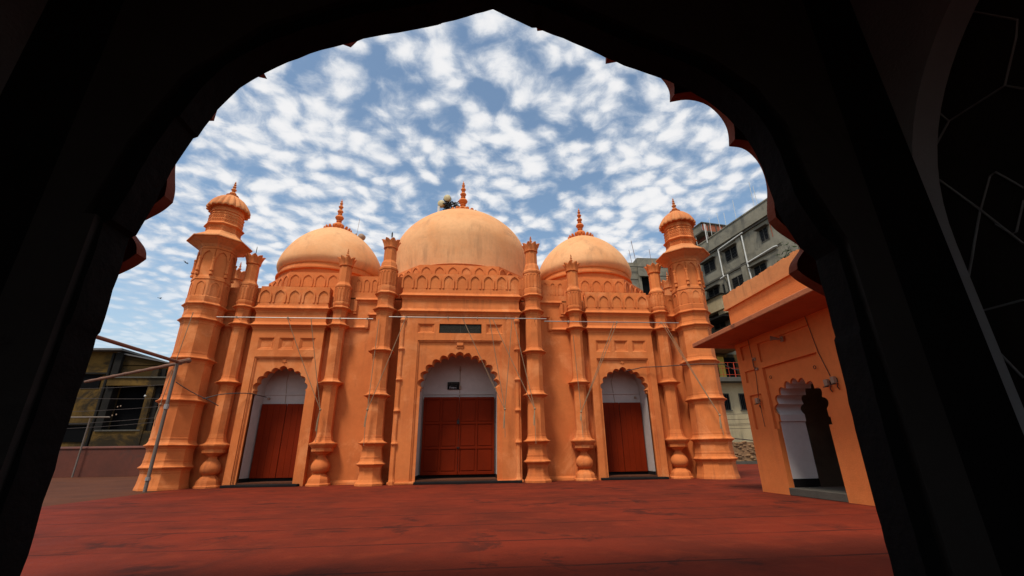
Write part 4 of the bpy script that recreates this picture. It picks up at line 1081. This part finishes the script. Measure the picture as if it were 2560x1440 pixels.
q = MB(); B(q, -21.72, -18.1, -.42, .2, 5.40, 5.48); B(q, -21.6, -19.1, -.32, .2, 2.3, 2.38); q.split('ledge', GREYDARK, ob)
q = MB(); B(q, -19.32, -18.95, -.30, .3, 0, 6.1); q.build('pillar', OCHRE, ob)
q = MB(); B(q, -18.95, -18.65, -.1, .3, 0, 6.0); B(q, -21.75, -21.35, -.2, .3, 0, 7.0); q.split('dark_pilaster', SOOT, ob)  # narrow near-black pilaster strips
q = MB(); B(q, -21.4, -19.3, .5, .6, 2.3, 5.0); B(q, -18.7, -17.5, .2, .3, 0, 5.0); q.split('dark_opening', VOID, ob)
q = MB(); B(q, -25.5, -21.75, .05, 5, 0, 7.1); q.build('side_wing', OCHRE, ob)
q = MB(); q.tube([(-21.95 + 20.5, -.1, 7.0), (-21.95 + 20.5, -.1, 0)], .09, 8); q.build('drain_pipe', SOOT, ob)
for (a, b, z0, z1) in ((-23.4, -22.35, 4.85, 5.65), (-23.6, -22.3, 1.72, 2.65)):
    q = MB(); B(q, a, b, .0, .3, z0, z1); q.split('window', VOID, ob)
q = MB(); B(q, -25.5, -21.3, -.5, 5.2, 7.1, 7.22); q.build('wing_roof', TIN, ob)
q = MB(); B(q, -25.5, -21.9, -.12, .06, 5.68, 5.78); B(q, -25.5, -21.9, -.12, .06, 2.68, 2.80); q.split('wing_ledge', SOOT, ob)
for i, (za, zb) in enumerate(((4.6, 5.0), (4.2, 4.1), (3.3, 3.75), (2.6, 3.15), (2.35, 2.9))):
    cable(sagline((-24.5, 14.6, za), (-16.0, 14.6, zb), .12), .013, 'thin dark wire crossing in front of the ochre building', 'wires in front of the ochre building')
for x, z in ((-19.75, 3.62), (-19.9, 3.58), (-19.85, 3.15), (-20.05, 3.1)):
    q = MB(); q.ball((0, 0, 0), .032, 8, 5, 1.4); o = q.build('insulator', LAMPGREY); o.location = (x, 14.58, z); tag(o, 'small white insulator on a wire before the black opening', 'insulator', 'insulators on the wires')
o = MB(); o.tube([(0, 0, 1.3), (.02, 0, .6), (0, 0, .08)], .008, 4); lb = o.build('hanging_bulb', CABLE); lb.location = (-19.2, 15.5, 4.3); tag(lb, 'white bulb hanging on a long wire by the ochre pillar', 'light bulb')
q = MB(); q.ball((0, 0, 0), .055, 10, 6, 1.25); q.build('bulb', PVC, lb, smooth=50)

# pipe frame at the near minaret
pf = empty('pipe_frame', (-7.55, -.85, 0)); tag(pf, 'tall rusty pipe frame standing against the minaret beside the ochre building', 'pipe frame')
q = MB(); q.tube([(0, 0, 0), (0, 0, 3.17)], .043, 10); q.build('post', GREYPIPE, pf, smooth=50)
q = MB(); q.tube([(0, 0, .26), (0, 0, .34)], .06, 10); q.tube([(0, 0, 1.98), (0, 0, 2.10)], .06, 10); q.split('coupling', STEEL, pf)
q = MB(); q.tube([(.0, .02, 3.22), (0.02, -3.6, 3.20), (0.03, -5.2, 3.19)], .042, 10); q.build('rail', RUST, pf, smooth=50)
q = MB()
bpts = [Vector((.05, .05, 3.20)).lerp(Vector((-5.0, 3.55, 3.22)), i / 30) for i in range(31)]
q.tube(bpts, [.045 if i % 4 else .055 for i in range(31)], 8); q.build('rail', RUST, pf, smooth=50)
q = MB(); q.tube([(-.02, .0, 3.2), (.12, .2, 3.3)], .06, 8); q.ball((.13, .22, 3.3), .075, 8, 6); q.build('clamp', RUST, pf)
tp = empty('tee_post', (-17.8, 10.2, 0)); tag(tp, 'thin pipe post with a level crossbar in front of the red boundary wall', 'post')
q = MB(); q.tube([(0, 0, 0), (0, 0, 2.62)], .035, 8); q.build('post', GREYPIPE, tp, smooth=50)
q = MB(); q.tube([(-1.05, 0, 2.66), (.85, 0, 2.66)], .038, 8); q.build('crossbar', GREYPIPE, tp, smooth=50)

# birds
def bird(loc, s, bank, label):
    q = MB(); q.tube([(-.5 * s, 0, 0), (-.2 * s, 0, .02 * s), (.25 * s, 0, .02 * s), (.5 * s, 0, 0)], [.02 * s, .09 * s, .08 * s, .02 * s], 6)
    for sg in (-1, 1):
        q.add([(.2 * s, sg * .05 * s, 0), (-.15 * s, sg * .05 * s, 0), (-.25 * s, sg * .7 * s, .22 * s), (.1 * s, sg * .65 * s, .24 * s), (-.18 * s, sg * 1.2 * s, .1 * s)], [(0, 1, 2, 3), (3, 2, 4)])
    o = q.build('bird', BIRDM); o.location = loc; o.rotation_euler = (bank, .2, 1.2); tag(o, label, 'bird', 'birds in the sky')
bird((-25.25, 25, 17.1), .42, .5, 'dark bird gliding with tilted wings, nearer the minaret')
bird((-30.1, 30, 15.4), .30, .1, 'tiny dark bird low over the ochre building')

# ------------------------------------------------------------------ the dark gateway the view looks out of
gw = empty('gateway', (.486, -11.8, 0)); tag(gw, 'dark pointed gateway arch of shade-darkened plaster framing the courtyard', 'gateway')
GX = .486
def tr_(pts): return [(x - GX, z) for x, z in pts]
left = [(-.950, 0), (-.958, .6), (-.963, 1.20), (-.955, 1.215), (-.960, 1.60), (-.938, 1.615), (-.915, 1.72), (-.880, 1.928), (-.832, 2.095), (-.815, 2.105), (-.765, 2.26), (-.694, 2.392), (-.60, 2.49), (-.507, 2.567), (-.36, 2.66), (-.194, 2.735), (-.17, 2.752), (.0, 2.81), (.199, 2.885), (.22, 2.90), (.35, 2.96), (.486, 3.03)]
right = [(.62, 2.955), (.696, 2.912), (.72, 2.915), (.951, 2.806), (1.178, 2.685), (1.408, 2.600), (1.50, 2.55), (1.595, 2.482), (1.69, 2.38), (1.752, 2.285), (1.79, 2.18), (1.812, 2.075), (1.822, 1.95), (1.828, 1.85), (1.865, 1.73), (1.90, 1.64), (1.945, 1.60), (1.958, 1.58), (1.95, 1.225), (1.940, 1.21), (1.928, .9), (1.921, .56), (1.915, 0)]
opening = tr_(left + right)
# roughen the worn edges a little
random.seed(21)
op2 = []
for a, b in zip(opening, opening[1:] + [None]):
    op2.append(a)
    if b is not None:
        d = math.hypot(b[0] - a[0], b[1] - a[1]); k = max(1, int(d / .05))
        for i in range(1, k): t = i / k; op2.append((a[0] + (b[0] - a[0]) * t + random.uniform(-.003, .003), a[1] + (b[1] - a[1]) * t + random.uniform(-.003, .003)))
opening = op2
def arch_plate(name, mat, opn, W0, W1, H, y0, y1):
    poly = [(W0, 0), (W0, H), (W1, H), (W1, 0)] + opn[::-1]
    q = MB(); q.prism(poly, lambda u, v, d: (u, d, v), y0, y1)
    return q.build(name, mat, gw, smooth=35)
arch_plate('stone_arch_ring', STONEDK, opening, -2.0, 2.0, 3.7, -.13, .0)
def grow(pts, d):
    out = []; n = len(pts)
    for i in range(n):
        a = Vector(pts[max(i - 1, 0)]); b = Vector(pts[min(i + 1, n - 1)]); t = (b - a)
        nrm = Vector((-t.y, t.x)).normalized() if t.length else Vector((0, 0)); p = Vector(pts[i]) + nrm * d
        out.append((p.x, max(p.y, 0)))
    return out
# plaster wall round the ring: starts 16 cm outside the opening, faces the viewer
ring_out = [(-1.445 - .02, 0), (-1.46, 1.62)] + [(x * 1.055, 1.62 + (z - 1.62) * 1.06) for x, z in tr_([(-.938, 1.62), (-.88, 1.93), (-.765, 2.26), (-.507, 2.567), (-.194, 2.74), (.199, 2.89), (.486, 3.03), (.72, 2.915), (1.178, 2.69), (1.50, 2.55), (1.69, 2.38), (1.79, 2.18), (1.83, 1.85), (1.90, 1.64)])] + [(1.50, 1.62), (1.505, 0)]
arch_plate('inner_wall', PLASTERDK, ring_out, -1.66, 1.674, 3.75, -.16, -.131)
# corner piers, side arches with pale ribs, netted side niches
NET = [[(-0.081, 2.439), (-0.118, 2.321), (-0.362, 2.307), (-0.411, 2.24)], [(-0.118, 2.321), (-0.017, 2.241)], [(-0.362, 2.307), (-0.467, 2.475)], [(-0.287, 2.915), (-0.498, 2.546), (-0.467, 2.475)], [(0.022, 2.067), (-0.088, 1.825), (-0.181, 1.601)], [(-0.088, 1.825), (-0.175, 1.954), (-0.2, 1.958), (-0.264, 1.831)], [(-0.088, 1.825), (-0.055, 1.768), (0.115, 1.455)], [(0.115, 1.455), (0.072, 1.375), (-0.098, 1.372)], [(0.072, 1.375), (0.107, 1.342), (0.128, 1.298), (0.111, 1.28), (0.016, 1.054)], [(-0.119, 1.733), (-0.157, 1.662), (-0.176, 1.662), (-0.246, 1.781)]]
for s in (-1, 1):
    q = MB(); xa, xb = sorted((s * 1.675, s * 2.113)); q.box(xa, xb, .024, .06, 0, 3.7); q.build('corner_pier', STONEDK, gw)
    # side wall plane at local x = s*2.114; arch from y=.07 (front) towards the viewer
    ev = envelope(1.45, 1.70, 3.15, 24); ev = [(v.x, v.y) for v in ev]; full = [(-1.45, 0)] + ev + [(-a, b) for a, b in ev[-2::-1]] + [(1.45, 0)]
    fr = lambda u, v, d, s=s: (s * (2.114 + d), -1.426 - u, v)
    q = MB(); poly = [(-1.55, 0), (-1.55, 3.75), (1.9, 3.75), (1.9, 0)] + full[::-1]
    q.prism(poly, fr, 0.001, .14); q.build('side_arch', RIBM, gw, smooth=35)
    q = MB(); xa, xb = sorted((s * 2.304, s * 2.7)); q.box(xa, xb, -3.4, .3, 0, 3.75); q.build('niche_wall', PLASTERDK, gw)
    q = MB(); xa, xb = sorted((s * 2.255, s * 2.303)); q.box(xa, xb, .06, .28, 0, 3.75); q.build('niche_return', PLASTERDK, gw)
    # raised net of plaster ridges on the niche wall
    q = MB(); X_ = s * 2.302
    for ln_ in NET:
        for sh in (0, 1):                                 # the ridge pattern runs on along the niche, mirrored
            q.tube([(X_, y if not sh else -1.35 - y, z) for y, z in ln_], .0055, 5)
    q.split('plaster_ridge', NETM, gw)
# outer scalloped arch of orange plaster
yo = .43
segs = [[(2.05, 0), (2.05, 1.52), (1.918, 1.595), (1.781, 1.678), (1.737, 1.727)],
        [(1.737, 1.727), (1.75, 1.78), (1.800, 1.835), (1.86, 1.90), (1.80, 1.948), (1.726, 2.005), (1.690, 2.06)],
        [(1.690, 2.06), (1.694, 2.13), (1.715, 2.21), (1.738, 2.31), (1.740, 2.42), (1.715, 2.52), (1.648, 2.605), (1.547, 2.612)],
        [(1.547, 2.612), (1.562, 2.70), (1.559, 2.78), (1.525, 2.87), (1.453, 2.955), (1.33, 2.985), (1.20, 2.948)],
        [(1.20, 2.948), (1.215, 3.05), (1.17, 3.16), (1.06, 3.26), (.92, 3.29), (.79, 3.25)],
        [(.79, 3.25), (.80, 3.35), (.74, 3.45), (.62, 3.53), (.48, 3.55), (.33, 3.512)],
        [(.33, 3.512), (.32, 3.60), (.24, 3.70), (.12, 3.77), (0, 3.86)]]
def chaikin(p, n=2):
    for _ in range(n):
        o = [p[0]]
        for a, b in zip(p, p[1:]):
            o += [(a[0] * .75 + b[0] * .25, a[1] * .75 + b[1] * .25), (a[0] * .25 + b[0] * .75, a[1] * .25 + b[1] * .75)]
        p = o + [p[-1]]
    return p
half = []
for sg_ in segs:
    c_ = chaikin(sg_); half += c_ if not half else c_[1:]
def lx(x, z): return x * (1 + .035 * max(0, 1 - abs(z - 2.6) / .3)) + .24 * max(0, 1 - abs(z - 3.06) / .34)
op = [(-lx(x, z) if z < 3.5 else -x, z) for x, z in half] + half[-2::-1]
q = MB(); poly = [(-4.0, 0), (-4.0, 3.96), (4.0, 3.96), (4.0, 0)] + op[::-1]
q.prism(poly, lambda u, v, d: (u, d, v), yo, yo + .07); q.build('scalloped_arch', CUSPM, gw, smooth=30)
# passage between the two arches and the chamber round the viewer
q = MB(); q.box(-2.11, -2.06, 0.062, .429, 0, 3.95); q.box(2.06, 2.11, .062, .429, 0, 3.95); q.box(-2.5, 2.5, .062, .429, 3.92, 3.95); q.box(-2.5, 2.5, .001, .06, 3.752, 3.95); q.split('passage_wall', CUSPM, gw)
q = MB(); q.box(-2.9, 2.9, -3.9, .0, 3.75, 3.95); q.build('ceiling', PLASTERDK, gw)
q = MB(); q.box(-2.9, -1.0, -4.1, -3.9, 0, 3.95); q.box(1.0, 2.9, -4.1, -3.9, 0, 3.95); q.box(-1.0, 1.0, -4.1, -3.9, 2.7, 3.95); q.box(-2.9, -2.71, -3.9, .49, 0, 3.75); q.box(2.71, 2.9, -3.9, .49, 0, 3.75); q.box(-2.70, -2.0, -3.9, -3.3, 0, 3.7); q.box(2.0, 2.70, -3.9, -3.3, 0, 3.7); q.split('chamber_wall', PLASTERDK, gw)  # back wall has an unseen opening, made to let skylight in
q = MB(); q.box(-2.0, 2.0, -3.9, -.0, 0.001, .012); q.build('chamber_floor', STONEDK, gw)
